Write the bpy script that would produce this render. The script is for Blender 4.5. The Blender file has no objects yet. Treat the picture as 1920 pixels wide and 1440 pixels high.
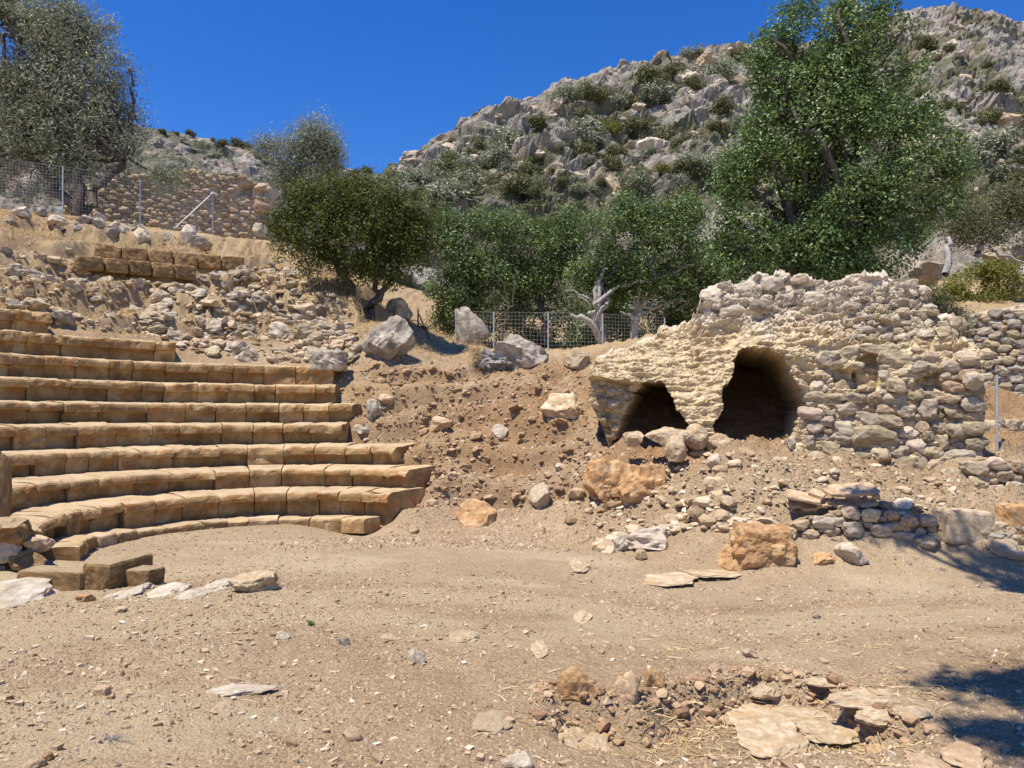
import bpy, bmesh, math, random
import numpy as np
from mathutils import Vector, Matrix
random.seed(7); RNG = np.random.default_rng(7)
SC = bpy.context.scene
COL = SC.collection
R = math.radians

# ------------------------------------------------------------------ camera, sky, sun, exposure
EYE = 1.65; FPX = 1400.0; PITCH = math.atan(63.0/1400.0)
cam = bpy.data.cameras.new('camera'); camo = bpy.data.objects.new('camera', cam); COL.objects.link(camo)
camo.location = (0, 0, EYE); camo.rotation_euler = (math.pi/2 + PITCH, 0, 0)
cam.sensor_width = 36; cam.lens = 36*FPX/1920; cam.clip_start = .05; cam.clip_end = 3000
SC.camera = camo
SUN_EL = R(69); SUN_DIR = Vector((-.74, -.67, 0)).normalized()      # horizontal direction towards the sun
world = bpy.data.worlds.new('World'); SC.world = world; world.use_nodes = True
wn = world.node_tree.nodes; bg = wn['Background']
sky = wn.new('ShaderNodeTexSky'); sky.sky_type = 'NISHITA'; sky.sun_disc = False
sky.sun_elevation = SUN_EL; sky.sun_rotation = math.atan2(SUN_DIR.x, SUN_DIR.y)
sky.altitude = 300; sky.air_density = 1.0; sky.dust_density = .0; sky.ozone_density = 5
hs = wn.new('ShaderNodeHueSaturation'); hs.inputs['Saturation'].default_value = 1.32; hs.inputs['Hue'].default_value = .515; hs.inputs['Value'].default_value = 1.0
world.node_tree.links.new(sky.outputs[0], hs.inputs['Color']); world.node_tree.links.new(hs.outputs[0], bg.inputs[0]); bg.inputs[1].default_value = .125
sun = bpy.data.lights.new('sun', 'SUN'); sun.energy = 5.0; sun.angle = R(.53); sun.color = (1, .925, .80)
suno = bpy.data.objects.new('sun', sun); COL.objects.link(suno)
sd = Vector((SUN_DIR.x*math.cos(SUN_EL), SUN_DIR.y*math.cos(SUN_EL), math.sin(SUN_EL)))
suno.rotation_euler = sd.to_track_quat('Z', 'Y').to_euler(); suno.location = sd*60
SC.view_settings.view_transform = 'Standard'; SC.view_settings.look = 'None'
SC.view_settings.exposure = .5; SC.view_settings.gamma = 1; SC.view_settings.use_curve_mapping = False

# ------------------------------------------------------------------ helpers
def at(px, py, D):
    """world point seen at photo pixel (px,py) at distance Y = D"""
    xc = (px-960)/FPX; yc = (720-py)/FPX
    c, s = math.cos(PITCH), math.sin(PITCH)
    dy = c - yc*s; dz = s + yc*c
    k = D/dy
    return np.array([xc*k, D, EYE + dz*k])

def hash3(ix, iy, iz, seed):
    h = (ix.astype(np.int64)*374761393 + iy.astype(np.int64)*668265263 + iz.astype(np.int64)*2147483647 + seed*974711) & 0xffffffff
    h = ((h ^ (h >> 13))*1274126177) & 0xffffffff
    h = ((h ^ (h >> 16))*2246822519) & 0xffffffff
    h ^= h >> 15
    return (h & 0xffffff)/float(0xffffff)

def vnoise(p, seed=0):
    f = np.floor(p); i = f.astype(np.int64); t = p-f; t = t*t*t*(t*(t*6-15)+10)
    out = 0
    for dx in (0, 1):
        wx = t[:, 0] if dx else 1-t[:, 0]
        for dy in (0, 1):
            wy = t[:, 1] if dy else 1-t[:, 1]
            for dz in (0, 1):
                wz = t[:, 2] if dz else 1-t[:, 2]
                out = out + wx*wy*wz*hash3(i[:, 0]+dx, i[:, 1]+dy, i[:, 2]+dz, seed)
    return out*2-1

def fbm(p, octv=4, seed=0, gain=.5):
    a = 1; s = 0; q = np.array(p, float)
    for o in range(octv):
        s = s + a*vnoise(q, seed+o*17); q = q*2.03+5.3; a *= gain
    return s

def voro(p, seed=0):
    """F1, F2 and a random value of the nearest cell"""
    i = np.floor(p).astype(np.int64); n = len(p)
    f1 = np.full(n, 9.); f2 = np.full(n, 9.); cid = np.zeros(n)
    for dx in (-1, 0, 1):
        for dy in (-1, 0, 1):
            for dz in (-1, 0, 1):
                a, b, c = i[:, 0]+dx, i[:, 1]+dy, i[:, 2]+dz
                q = np.stack([a+hash3(a, b, c, seed), b+hash3(a, b, c, seed+1), c+hash3(a, b, c, seed+2)], 1)
                d = np.sqrt(((q-p)**2).sum(1)); r = hash3(a, b, c, seed+3)
                m = d < f1
                f2 = np.where(m, f1, np.minimum(f2, d)); cid = np.where(m, r, cid); f1 = np.where(m, d, f1)
    return f1, f2, cid

def sstep(a, b, x):
    t = np.clip((x-a)/(b-a), 0, 1); return t*t*(3-2*t)

def make_mesh(name, verts, faces, mats=(), smooth=False, tint=None):
    """verts (n,3); faces = (m,k) array or list of such arrays"""
    if isinstance(faces, np.ndarray): faces = [faces]
    faces = [np.asarray(f, np.int32) for f in faces if len(f)]
    me = bpy.data.meshes.new(name); verts = np.asarray(verts, np.float32)
    me.vertices.add(len(verts)); me.vertices.foreach_set('co', verts.ravel())
    tot = np.concatenate([np.full(len(f), f.shape[1], np.int32) for f in faces])
    st = np.concatenate([[0], np.cumsum(tot)[:-1]]).astype(np.int32)
    idx = np.concatenate([f.ravel() for f in faces])
    me.loops.add(len(idx)); me.loops.foreach_set('vertex_index', idx)
    me.polygons.add(len(tot)); me.polygons.foreach_set('loop_start', st); me.polygons.foreach_set('loop_total', tot)
    if smooth: me.polygons.foreach_set('use_smooth', np.ones(len(tot), bool))
    else: me.polygons.foreach_set('use_smooth', np.zeros(len(tot), bool))
    for m in mats: me.materials.append(m)
    if tint is not None:
        a = me.attributes.new('tint', 'FLOAT', 'FACE'); a.data.foreach_set('value', np.asarray(tint, np.float32))
    me.update(calc_edges=True); me.validate()
    return me

def link(name, data, parent=None, loc=None, rot=None, scale=None):
    o = bpy.data.objects.new(name, data); COL.objects.link(o)
    if parent is not None: o.parent = parent
    if loc is not None: o.location = Vector([float(v) for v in loc])
    if rot is not None: o.rotation_euler = rot
    if scale is not None: o.scale = scale
    return o

def tag(o, label, cat, group=None, kind=None):
    o['label'] = label; o['category'] = cat
    if group: o['group'] = group
    if kind: o['kind'] = kind
    return o

def thing(name, label, cat, loc=(0, 0, 0), group=None):
    o = link(name, None, loc=loc); o.empty_display_size = .2
    return tag(o, label, cat, group)

def grid_faces(nr, nc):
    a = np.arange((nr-1)*(nc-1)); r = a//(nc-1); c = a % (nc-1)
    i = r*nc+c
    return np.stack([i, i+1, i+nc+1, i+nc], 1)

# ------------------------------------------------------------------ materials
def new_mat(name):
    m = bpy.data.materials.new(name); m.use_nodes = True
    nt = m.node_tree; return m, nt, nt.nodes, nt.links, nt.nodes['Principled BSDF']

def coords(nt, scale=(1, 1, 1), rand=True, space='Object'):
    N, L = nt.nodes, nt.links
    tc = N.new('ShaderNodeTexCoord'); out = tc.outputs[space]
    if rand:
        oi = N.new('ShaderNodeObjectInfo'); mu = N.new('ShaderNodeMath'); mu.operation = 'MULTIPLY'; mu.inputs[1].default_value = 57.3
        L.new(oi.outputs['Random'], mu.inputs[0])
        va = N.new('ShaderNodeVectorMath'); va.operation = 'ADD'; L.new(out, va.inputs[0]); L.new(mu.outputs[0], va.inputs[1]); out = va.outputs[0]
    mp = N.new('ShaderNodeMapping'); mp.inputs['Scale'].default_value = scale; L.new(out, mp.inputs[0])
    return mp.outputs[0]

def noise(nt, vec, scale, detail=6, rough=.6, dist=0):
    n = nt.nodes.new('ShaderNodeTexNoise'); n.inputs['Scale'].default_value = scale; n.inputs['Detail'].default_value = detail
    n.inputs['Roughness'].default_value = rough; n.inputs['Distortion'].default_value = dist
    nt.links.new(vec, n.inputs['Vector']); return n.outputs['Fac']

def ramp(nt, fac, stops, interp='LINEAR'):
    r = nt.nodes.new('ShaderNodeValToRGB'); r.color_ramp.interpolation = interp
    e = r.color_ramp.elements
    while len(e) < len(stops): e.new(.5)
    for k, (p, c) in enumerate(stops):
        e[k].position = p; e[k].color = (c[0], c[1], c[2], 1) if hasattr(c, '__len__') else (c, c, c, 1)
    nt.links.new(fac, r.inputs[0]); return r.outputs[0]

def mix(nt, fac, a, b, mode='MIX'):
    m = nt.nodes.new('ShaderNodeMix'); m.data_type = 'RGBA'; m.blend_type = mode
    for k, v in ((0, fac), (6, a), (7, b)):
        if hasattr(v, 'is_linked'): nt.links.new(v, m.inputs[k])
        else: m.inputs[k].default_value = v if k == 0 else (*v, 1)
    return m.outputs[2]

def math_(nt, op, a, b=0.0):
    m = nt.nodes.new('ShaderNodeMath'); m.operation = op
    for k, v in ((0, a), (1, b)):
        if hasattr(v, 'is_linked'): nt.links.new(v, m.inputs[k])
        else: m.inputs[k].default_value = v
    return m.outputs[0]

def bump(nt, h, strength, dist, prev=None):
    b = nt.nodes.new('ShaderNodeBump'); b.inputs['Strength'].default_value = strength; b.inputs['Distance'].default_value = dist
    nt.links.new(h, b.inputs['Height'])
    if prev: nt.links.new(prev, b.inputs['Normal'])
    return b.outputs[0]

def stone_mat(name, dark, mid, light, spots=None, scale=2.2, rough=.9, bd=.02, tintvar=.35, warm=None, dust=None):
    m, nt, N, L, B = new_mat(name)
    v = coords(nt)
    f1 = noise(nt, v, scale, 7, .62, .3)
    c = ramp(nt, f1, [(.36, dark), (.5, mid), (.63, light)])
    if spots:
        f2 = noise(nt, v, scale*1.7, 4, .55); c = mix(nt, ramp(nt, f2, [(.52, 0), (.66, 1)]), c, spots)
    f3 = noise(nt, v, scale*14, 4, .7); c = mix(nt, .55, c, ramp(nt, f3, [(.3, .55), (.62, 1.0)]), 'MULTIPLY')
    oi = N.new('ShaderNodeObjectInfo')
    c = mix(nt, 1.0, c, ramp(nt, oi.outputs['Random'], [(0, 1-tintvar), (1, 1.08)]), 'MULTIPLY')
    if warm:
        wn_ = N.new('ShaderNodeTexWhiteNoise'); wn_.noise_dimensions = '1D'; L.new(oi.outputs['Random'], wn_.inputs['W'])
        c = mix(nt, ramp(nt, wn_.outputs['Value'], [(.55, 0), (.9, .6)]), c, warm)
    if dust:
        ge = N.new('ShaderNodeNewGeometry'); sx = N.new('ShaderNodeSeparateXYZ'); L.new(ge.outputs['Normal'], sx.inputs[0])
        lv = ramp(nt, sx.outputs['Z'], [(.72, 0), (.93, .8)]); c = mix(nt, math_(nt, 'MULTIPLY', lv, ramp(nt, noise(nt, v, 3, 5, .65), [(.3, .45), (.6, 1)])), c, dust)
    L.new(c, B.inputs['Base Color']); B.inputs['Roughness'].default_value = rough
    B.inputs['Specular IOR Level'].default_value = .2
    n = bump(nt, noise(nt, v, scale*5, 8, .7), .8, bd*2)
    n = bump(nt, noise(nt, v, scale*26, 5, .7), .7, bd*.5, n)
    L.new(n, B.inputs['Normal']); return m

M = {}
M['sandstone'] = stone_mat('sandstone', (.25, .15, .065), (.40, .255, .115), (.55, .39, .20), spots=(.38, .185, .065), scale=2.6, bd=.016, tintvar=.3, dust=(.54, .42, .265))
M['orange_stone'] = stone_mat('orange_stone', (.36, .205, .095), (.50, .31, .15), (.62, .44, .25), spots=(.46, .24, .095), scale=2.2, bd=.006, tintvar=.1)
M['limestone'] = stone_mat('limestone', (.27, .225, .17), (.43, .365, .28), (.60, .53, .43), spots=(.45, .335, .21), scale=2.0, bd=.006, warm=(.50, .37, .22))
M['grey_stone'] = stone_mat('grey_stone', (.225, .19, .15), (.40, .35, .28), (.58, .52, .43), spots=(.33, .27, .20), scale=2.4, bd=.008, tintvar=.2)
M['wall_stone'] = stone_mat('wall_stone', (.32, .25, .16), (.49, .395, .26), (.63, .53, .37), spots=(.54, .41, .23), scale=2.4, bd=.005, tintvar=.35, warm=(.42, .37, .30))
M['pale_stone'] = stone_mat('pale_stone', (.42, .345, .25), (.57, .49, .38), (.70, .63, .52), spots=(.56, .42, .25), scale=2.2, bd=.005, tintvar=.2)
M['tile_stone'] = stone_mat('tile_stone', (.42, .28, .16), (.53, .375, .23), (.64, .49, .33), scale=2.4, bd=.004, tintvar=.2)
M['bedrock'] = stone_mat('bedrock', (.40, .295, .175), (.54, .42, .265), (.66, .55, .40), spots=(.50, .335, .19), scale=2.4, bd=.006, tintvar=.12)
M['dirt_stone'] = stone_mat('dirt_stone', (.34, .235, .145), (.48, .345, .22), (.62, .48, .33), scale=2.4, bd=.005, tintvar=.3, warm=(.58, .50, .41))

def tint_mat(name, stops, rough=.9, trans=0.0, spec=.25, bumpy=0):
    m, nt, N, L, B = new_mat(name)
    a = N.new('ShaderNodeAttribute'); a.attribute_name = 'tint'
    c = ramp(nt, a.outputs['Fac'], stops); L.new(c, B.inputs['Base Color']); B.inputs['Roughness'].default_value = rough
    B.inputs['Specular IOR Level'].default_value = spec
    if bumpy:
        L.new(bump(nt, noise(nt, coords(nt, rand=False), bumpy, 5, .7), .6, .01), B.inputs['Normal'])
    if trans:
        t = N.new('ShaderNodeBsdfTranslucent'); L.new(c, t.inputs[0]); x = N.new('ShaderNodeMixShader'); x.inputs[0].default_value = trans
        L.new(B.outputs[0], x.inputs[1]); L.new(t.outputs[0], x.inputs[2]); L.new(x.outputs[0], N['Material Output'].inputs[0])
    return m
M['clod'] = tint_mat('clod', [(0, (.19, .115, .06)), (.5, (.34, .225, .13)), (.9, (.47, .34, .21)), (1, (.58, .47, .33))])
M['gravel'] = tint_mat('gravel', [(0, (.20, .125, .07)), (.3, (.34, .235, .14)), (.6, (.45, .335, .21)), (.85, (.57, .46, .32)), (1, (.70, .62, .50))])
M['rubble'] = tint_mat('rubble', [(0, (.25, .17, .095)), (.35, (.38, .28, .17)), (.65, (.50, .39, .26)), (1, (.66, .57, .45))])
M['straw'] = tint_mat('straw', [(0, (.30, .21, .10)), (.5, (.55, .40, .19)), (1, (.74, .60, .36))], rough=.7, trans=.2)
M['carob_leaf'] = tint_mat('carob_leaf', [(0, (.045, .08, .02)), (.45, (.115, .19, .05)), (.85, (.235, .325, .10)), (.985, (.34, .40, .15)), (.996, (.45, .20, .03)), (1, (.5, .25, .04))], rough=.45, trans=.25, spec=.4)
M['bush_leaf'] = tint_mat('bush_leaf', [(0, (.05, .08, .022)), (.5, (.125, .19, .052)), (.9, (.22, .30, .095)), (1, (.27, .29, .11))], rough=.48, trans=.25, spec=.35)
M['lentisk_leaf'] = tint_mat('lentisk_leaf', [(0, (.034, .047, .009)), (.5, (.088, .108, .02)), (1, (.175, .185, .04))], rough=.55, trans=.25, spec=.2)
M['olive_leaf'] = tint_mat('olive_leaf', [(0, (.11, .125, .066)), (.5, (.25, .27, .165)), (1, (.47, .49, .36))], rough=.5, trans=.18, spec=.35)
M['scrub_leaf'] = tint_mat('scrub_leaf', [(0, (.075, .078, .034)), (.5, (.15, .15, .066)), (1, (.24, .23, .115))], rough=.65, trans=.18, spec=.15)
M['yellow_leaf'] = tint_mat('yellow_leaf', [(0, (.09, .10, .016)), (.5, (.19, .195, .036)), (1, (.31, .30, .075))], rough=.55, trans=.22, spec=.2)
M['twig'] = tint_mat('twig', [(0, (.12, .085, .06)), (1, (.30, .24, .18))])

def bark_mat(name, a, b):
    m, nt, N, L, B = new_mat(name); v = coords(nt, (9, 9, 2.2))
    L.new(ramp(nt, noise(nt, v, 1.2, 8, .7), [(.3, a), (.7, b)]), B.inputs['Base Color']); B.inputs['Roughness'].default_value = .9
    L.new(bump(nt, noise(nt, v, 2.5, 6, .7), .9, .03), B.inputs['Normal']); return m
M['bark'] = bark_mat('bark', (.035, .027, .02), (.12, .095, .075))
M['pale_bark'] = bark_mat('pale_bark', (.22, .20, .175), (.52, .49, .44))
M['driftwood'] = bark_mat('driftwood', (.12, .115, .11), (.42, .40, .37))
def metal_mat(name, c, rough, met):
    m, nt, N, L, B = new_mat(name); v = coords(nt)
    L.new(ramp(nt, noise(nt, v, 8, 5, .7), [(.3, tuple(x*.75 for x in c)), (.7, c)]), B.inputs['Base Color'])
    B.inputs['Roughness'].default_value = rough; B.inputs['Metallic'].default_value = met; return m
M['galvanised'] = metal_mat('galvanised', (.55, .57, .58), .5, .35)
M['wire'] = metal_mat('wire', (.36, .37, .37), .45, .3)
M['dark_iron'] = metal_mat('dark_iron', (.10, .09, .085), .7, .4)

def ground_mat():
    m, nt, N, L, B = new_mat('earth')
    v = coords(nt, rand=False)
    at_ = N.new('ShaderNodeAttribute'); at_.attribute_name = 'grass'
    at2 = N.new('ShaderNodeAttribute'); at2.attribute_name = 'red'
    at3 = N.new('ShaderNodeAttribute'); at3.attribute_name = 'pale'
    big = noise(nt, v, .7, 9, .68); med = noise(nt, v, 5, 8, .7); fine = noise(nt, v, 45, 6, .75)
    c = ramp(nt, big, [(.32, (.31, .208, .122)), (.5, (.405, .288, .175)), (.68, (.50, .38, .245))])
    c = mix(nt, .5, c, ramp(nt, med, [(.3, .55), (.7, 1.0)]), 'MULTIPLY')
    vo = N.new('ShaderNodeTexVoronoi'); vo.inputs['Scale'].default_value = 48; L.new(v, vo.inputs['Vector'])
    peb = ramp(nt, vo.outputs['Color'], [(.2, (.20, .135, .075)), (.5, (.34, .245, .145)), (.8, (.50, .40, .27))])
    c = mix(nt, ramp(nt, fine, [(.45, 0), (.6, .75)]), c, peb)
    c = mix(nt, at2.outputs['Fac'], c, mix(nt, med, (.23, .135, .068), (.40, .26, .145)))
    c = mix(nt, at3.outputs['Fac'], c, mix(nt, med, (.36, .275, .165), (.52, .42, .275)))
    g = math_(nt, 'MULTIPLY', at_.outputs['Fac'], ramp(nt, noise(nt, v, 2.2, 6, .7), [(.35, 0), (.6, 1)]))
    c = mix(nt, g, c, mix(nt, fine, (.30, .21, .11), (.52, .39, .21)))
    L.new(c, B.inputs['Base Color']); B.inputs['Roughness'].default_value = .95; B.inputs['Specular IOR Level'].default_value = .1
    inv = math_(nt, 'SUBTRACT', 1.0, vo.outputs['Distance'])
    v2 = N.new('ShaderNodeTexVoronoi'); v2.inputs['Scale'].default_value = 120; L.new(v, v2.inputs['Vector'])
    inv2 = math_(nt, 'SUBTRACT', 1.0, v2.outputs['Distance'])
    n = bump(nt, med, .9, .06); n = bump(nt, inv, .8, .014, n); n = bump(nt, inv2, .7, .005, n); n = bump(nt, fine, .7, .01, n)
    L.new(n, B.inputs['Normal']); return m
M['earth'] = ground_mat()

def hill_mat(name, veg, far=1.0):
    m, nt, N, L, B = new_mat(name); v = coords(nt, rand=False)
    a = N.new('ShaderNodeAttribute'); a.attribute_name = 'veg'
    big = noise(nt, v, .12, 6, .6); med = noise(nt, v, .9, 8, .68, .4); fine = noise(nt, v, 4.5, 6, .7)
    c = ramp(nt, med, [(.3, (.19, .17, .145)), (.46, (.34, .305, .26)), (.62, (.50, .455, .395))])
    c = mix(nt, ramp(nt, big, [(.5, 0), (.68, .5)]), c, (.46, .30, .18))
    c = mix(nt, .6, c, ramp(nt, fine, [(.3, .5), (.7, 1)]), 'MULTIPLY')
    g = math_(nt, 'MULTIPLY', a.outputs['Fac'], ramp(nt, fine, [(.3, .25), (.55, 1)]))
    c = mix(nt, g, c, mix(nt, med, veg, tuple(x*1.9 for x in veg)))
    L.new(c, B.inputs['Base Color']); B.inputs['Roughness'].default_value = .95; B.inputs['Specular IOR Level'].default_value = .1
    n = bump(nt, med, .9, .5); n = bump(nt, fine, .9, .15, n); L.new(n, B.inputs['Normal']); return m
M['hill'] = hill_mat('hill', (.075, .075, .036))
M['far_hill'] = hill_mat('far_hill', (.07, .075, .045))

def ruin_mat():
    m, nt, N, L, B = new_mat('lime_mortar'); v = coords(nt, rand=False)
    big = noise(nt, v, 1.1, 5, .6); med = noise(nt, v, 7, 8, .68, .4); fine = noise(nt, v, 50, 5, .75)
    a = N.new('ShaderNodeAttribute'); a.attribute_name = 'pale'
    c = ramp(nt, med, [(.28, (.38, .285, .165)), (.5, (.55, .44, .275)), (.7, (.68, .58, .40))])
    c = mix(nt, ramp(nt, big, [(.45, 0), (.65, .6)]), c, mix(nt, med, (.52, .41, .25), (.70, .58, .39)))
    c = mix(nt, a.outputs['Fac'], c, mix(nt, med, (.42, .36, .28), (.72, .65, .55)))
    c = mix(nt, .3, c, ramp(nt, fine, [(.3, .6), (.7, 1)]), 'MULTIPLY')
    L.new(c, B.inputs['Base Color']); B.inputs['Roughness'].default_value = .95; B.inputs['Specular IOR Level'].default_value = .1
    n = bump(nt, med, .7, .03); n = bump(nt, fine, .8, .008, n); L.new(n, B.inputs['Normal']); return m
M['mortar'] = ruin_mat()

# ------------------------------------------------------------------ terrain height (thin-plate spline through surveyed points)
CX, CY = -3.17, 9.61
ROW_R = [2.39+.65*k for k in range(9)]
ROW_Z = [.457, .784, 1.14, 1.529, 1.907, 2.314, 2.751, 3.215, 3.68]
cp = []
def cpt(px, py, D): cp.append(at(px, py, D))
for ph in (-112, -100, -88, -76, -64, -52, -40, -28, -16, -7):
    a = R(ph); prof = [(1.5, 0.0), (2.0, 0.0)] + [(ROW_R[k]+.34, ROW_Z[k]-.30) for k in range(0, 9, 2)]
    prof += [(9.2, 4.35), (11, 5.1), (13, 5.95), (14.6, 6.65), (16.2, 7.35), (18, 7.95), (20, 8.5), (25, 9.2), (32, 10)]
    for r, z in prof:
        if ph > -20 and r > 14.5: continue
        if ph < -90 and r > 14.5: continue
        cp.append(np.array([CX+r*math.sin(a), CY+r*math.cos(a), z]))
for ph, r, z in ((36, 2.75, .26), (34, 3.35, .60), (24, 4.05, .98), (8, 4.7, 1.38)): cp.append(np.array([CX+r*math.sin(R(ph)), CY+r*math.cos(R(ph)), z]))
for x in (-9, -4.5, 0, 4.5, 9):
    for y in (-6, -1, 3, 5.2, 7): cp.append(np.array([x, y, .03 if abs(x) < 6 else .05]))
for x, y in ((-4.6, 8.3), (-3, 8.6), (-3, 10.6), (-1.5, 10), (0, 9.5), (1.2, 9.4), (0, 11)): cp.append(np.array([x, y, 0]))
for p in [(720, 985, 11.9), (820, 985, 11.6), (920, 985, 11.5), (1020, 985, 11.4), (1110, 985, 11.2),
          (800, 900, 12.9), (950, 900, 12.6), (1060, 900, 12.1), (690, 830, 13.9), (800, 830, 13.9), (950, 830, 13.6), (1060, 830, 13.1),
          (690, 760, 15.0), (800, 760, 15.0), (950, 760, 14.8), (1080, 760, 14.1), (700, 697, 16.2), (800, 695, 16.4), (950, 695, 16.4), (1090, 695, 15.8),
          (780, 662, 19.0), (900, 662, 20.3), (1050, 668, 20.3), (1160, 655, 20.3), (800, 640, 26), (1000, 655, 26), (1200, 655, 26),
          (735, 580, 23), (640, 545, 20), (690, 590, 18.3), (600, 500, 22.5), (540, 462, 25),
          (1250, 985, 10.5), (1350, 1050, 8.85), (1200, 1030, 9.4), (1430, 1058, 8.6), (1350, 965, 9.35), (1500, 955, 9.35), (1650, 958, 9.3), (1800, 962, 9.2), (1990, 962, 9.2),
          (1500, 1032, 8.95), (1650, 1028, 8.9), (1800, 1032, 8.85), (1990, 1032, 8.85),
          (1180, 880, 11.9), (1250, 872, 11.7), (1400, 862, 11.4), (1550, 875, 11.0), (1700, 890, 10.7), (1800, 905, 10.4), (1990, 905, 10.3), (1900, 872, 11.6)]: cpt(*p)
for x, y, z in ((2.5, 13.5, 1.3), (4, 13, 1.3), (6, 12.6, 1.25), (3.5, 16.5, 3.3), (6, 16, 2.9), (1.8, 15, 2.2), (8.6, 13.2, 1.35), (9.6, 15.1, 1.75), (11.2, 14.6, 1.7), (9.2, 14.3, 1.6), (13, 14.6, 1.7), (9.5, 17.2, 3.8), (12, 17.2, 3.9), (8, 19, 3.8),
                (5, 22, 4), (10, 22, 4.6), (16, 22, 5.2), (5, 30, 5), (12, 30, 6), (20, 30, 7), (-2, 30, 5.6), (-8, 34, 8.6), (-16, 40, 10), (0, 45, 7), (12, 45, 9), (28, 45, 10), (-30, 45, 11),
                (-18, 20, 8.6), (-20, 12, 7), (-14, 6, 4.5), (14, 9, .7), (16, 4, .3), (-14, -4, 1), (16, -6, .2)): cp.append(np.array([x, y, z]))
cp = np.array(cp)
def tps_fit(xy, z, lam=.0):
    n = len(xy); d2 = ((xy[:, None]-xy[None])**2).sum(2); K = .5*d2*np.log(d2+1e-12)
    P = np.hstack([np.ones((n, 1)), xy]); A = np.zeros((n+3, n+3)); A[:n, :n] = K+lam*np.eye(n); A[:n, n:] = P; A[n:, :n] = P.T
    w = np.linalg.solve(A, np.concatenate([z, np.zeros(3)]))
    def f(q):
        out = np.zeros(len(q))
        for s in range(0, len(q), 20000):
            b = q[s:s+20000]; dd = ((b[:, None]-xy[None])**2).sum(2)
            out[s:s+20000] = (.5*dd*np.log(dd+1e-12))@w[:n]+w[n]+b@w[n+1:]
        return out
    return f
TPS = tps_fit(cp[:, :2], cp[:, 2], .02)

def base_h(q):
    qq = np.stack([np.clip(q[:, 0], -32, 32), np.clip(q[:, 1], -7, 46)], 1)
    z = TPS(qq)
    far = sstep(40, 70, q[:, 1])+sstep(26, 45, np.abs(q[:, 0])); far = np.clip(far, 0, 1)
    z = z*(1-far)+np.clip(z, -2, 8)*far
    # the floor stays level inside the orchestra and forecourt
    return z

def slope_mask(q):
    dx, dy = q[:, 0]-CX, q[:, 1]-CY; r = np.hypot(dx, dy); ph = np.degrees(np.arctan2(dx, dy))
    mid = sstep(11.6, 12.4, q[:, 1]+.25*np.clip(q[:, 0]-.5, 0, 9))*(1-sstep(16.2, 17, q[:, 1]))
    return mid, r, ph

PIT = [(1030, 1300), (1120, 1318), (1200, 1322), (1290, 1290), (1420, 1262), (1540, 1275), (1640, 1330), (1760, 1400), (1500, 1420), (1150, 1430), (1040, 1390)]
def flat_xy(px, py):
    p0 = at(px, py, 1.0); k = EYE/(EYE-p0[2]); return p0[0]*k, k
PITXY = np.array([flat_xy(*p) for p in PIT])
def poly_sdf(q, poly):
    n = len(poly); d = np.full(len(q), 1e9); ins = np.zeros(len(q), bool)
    for i in range(n):
        a, b = poly[i], poly[(i+1) % n]; e = b-a; w = q-a
        t = np.clip((w@e)/(e@e), 0, 1); d = np.minimum(d, np.hypot(*(w-t[:, None]*e).T))
        c = ((a[1] <= q[:, 1]) != (b[1] <= q[:, 1])) & (q[:, 0] < (b[0]-a[0])*(q[:, 1]-a[1])/(b[1]-a[1]+1e-12)+a[0]); ins ^= c
    return np.where(ins, -d, d)

def height(q):
    q = np.asarray(q, float); z = base_h(q)
    mid, r, ph = slope_mask(q); p3 = np.c_[q, np.zeros(len(q))]
    wob = fbm(p3*.8, 3, 11)
    # cut banks on the slope right of the seats
    per = .58; zz = z+.16*wob; fr = zz/per-np.floor(zz/per); ter = (np.floor(zz/per)+sstep(.70, .93, fr))*per
    mm = mid*sstep(-8, 2, ph)*(1-sstep(.8, 1.4, q[:, 0]))*sstep(.15, .4, z)
    z = z+mm*.9*(ter-zz)*np.clip(.9+.4*wob, .5, 1.1)
    sl = np.clip(sstep(.05, .5, z), 0, 1)
    seat = sstep(2.3, 2.5, r)*(1-sstep(8.2, 8.6, r))*(1-sstep(-4, 2, ph))
    l1, l2, lc = voro(p3*5.5, 301); k1, k2, kc = voro(p3*12, 302)
    z = z+(fbm(p3*1.1, 4, 3)*(.007+.065*sl)+fbm(p3*6, 3, 5)*(.005+.03*sl)+sl*(.07*lc*sstep(0, .35, l2-l1)+.035*kc*sstep(0, .35, k2-k1)))*(1-.8*seat)
    # ledges of the upper left slope
    up = sstep(7.9, 8.6, r)*(1-sstep(17, 18, r))*(1-sstep(-6, 4, ph))
    per = .95; zz = z+.25*wob; fr = zz/per-np.floor(zz/per); ter = (np.floor(zz/per)+sstep(.62, .92, fr))*per
    z = z+up*.85*(ter-zz)
    fr_ = sstep(.7, 1.3, q[:, 0])*sstep(9.3, 9.8, q[:, 1])*(1-sstep(12.5, 13.5, q[:, 1]))
    z = z+fr_*(.10*fbm(p3*2.1, 4, 44)+.07*lc*sstep(0, .3, l2-l1))
    # shallow dug hollow in the foreground
    sd_ = poly_sdf(q, PITXY)+.05*fbm(p3*4, 3, 21)
    z = z-.2*sstep(.05, -.12, sd_)*np.where(np.abs(q[:, 1]) < 8, 1, 0)
    # lip between forecourt and orchestra
    z = z+.022*sstep(7.45, 6.9, q[:, 1]+.12*wob)*np.where(np.abs(q[:, 0]) < 9, 1, 0)
    return z

def hit(px, py, d0=2.2, d1=60):
    D = np.concatenate([np.arange(d0, 20, .02), np.arange(20, d1, .06)])
    P = np.array([at(px, py, 1.0)]); dirv = P[0]-np.array([0, 0, EYE])
    pts = np.array([0, 0, EYE])+D[:, None]*dirv
    b = pts[:, 2] < height(pts[:, :2])
    return float(D[np.argmax(b)]) if b.any() else d1
def ghit(px, py):
    D = hit(px, py); return at(px, py, D), D

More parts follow.
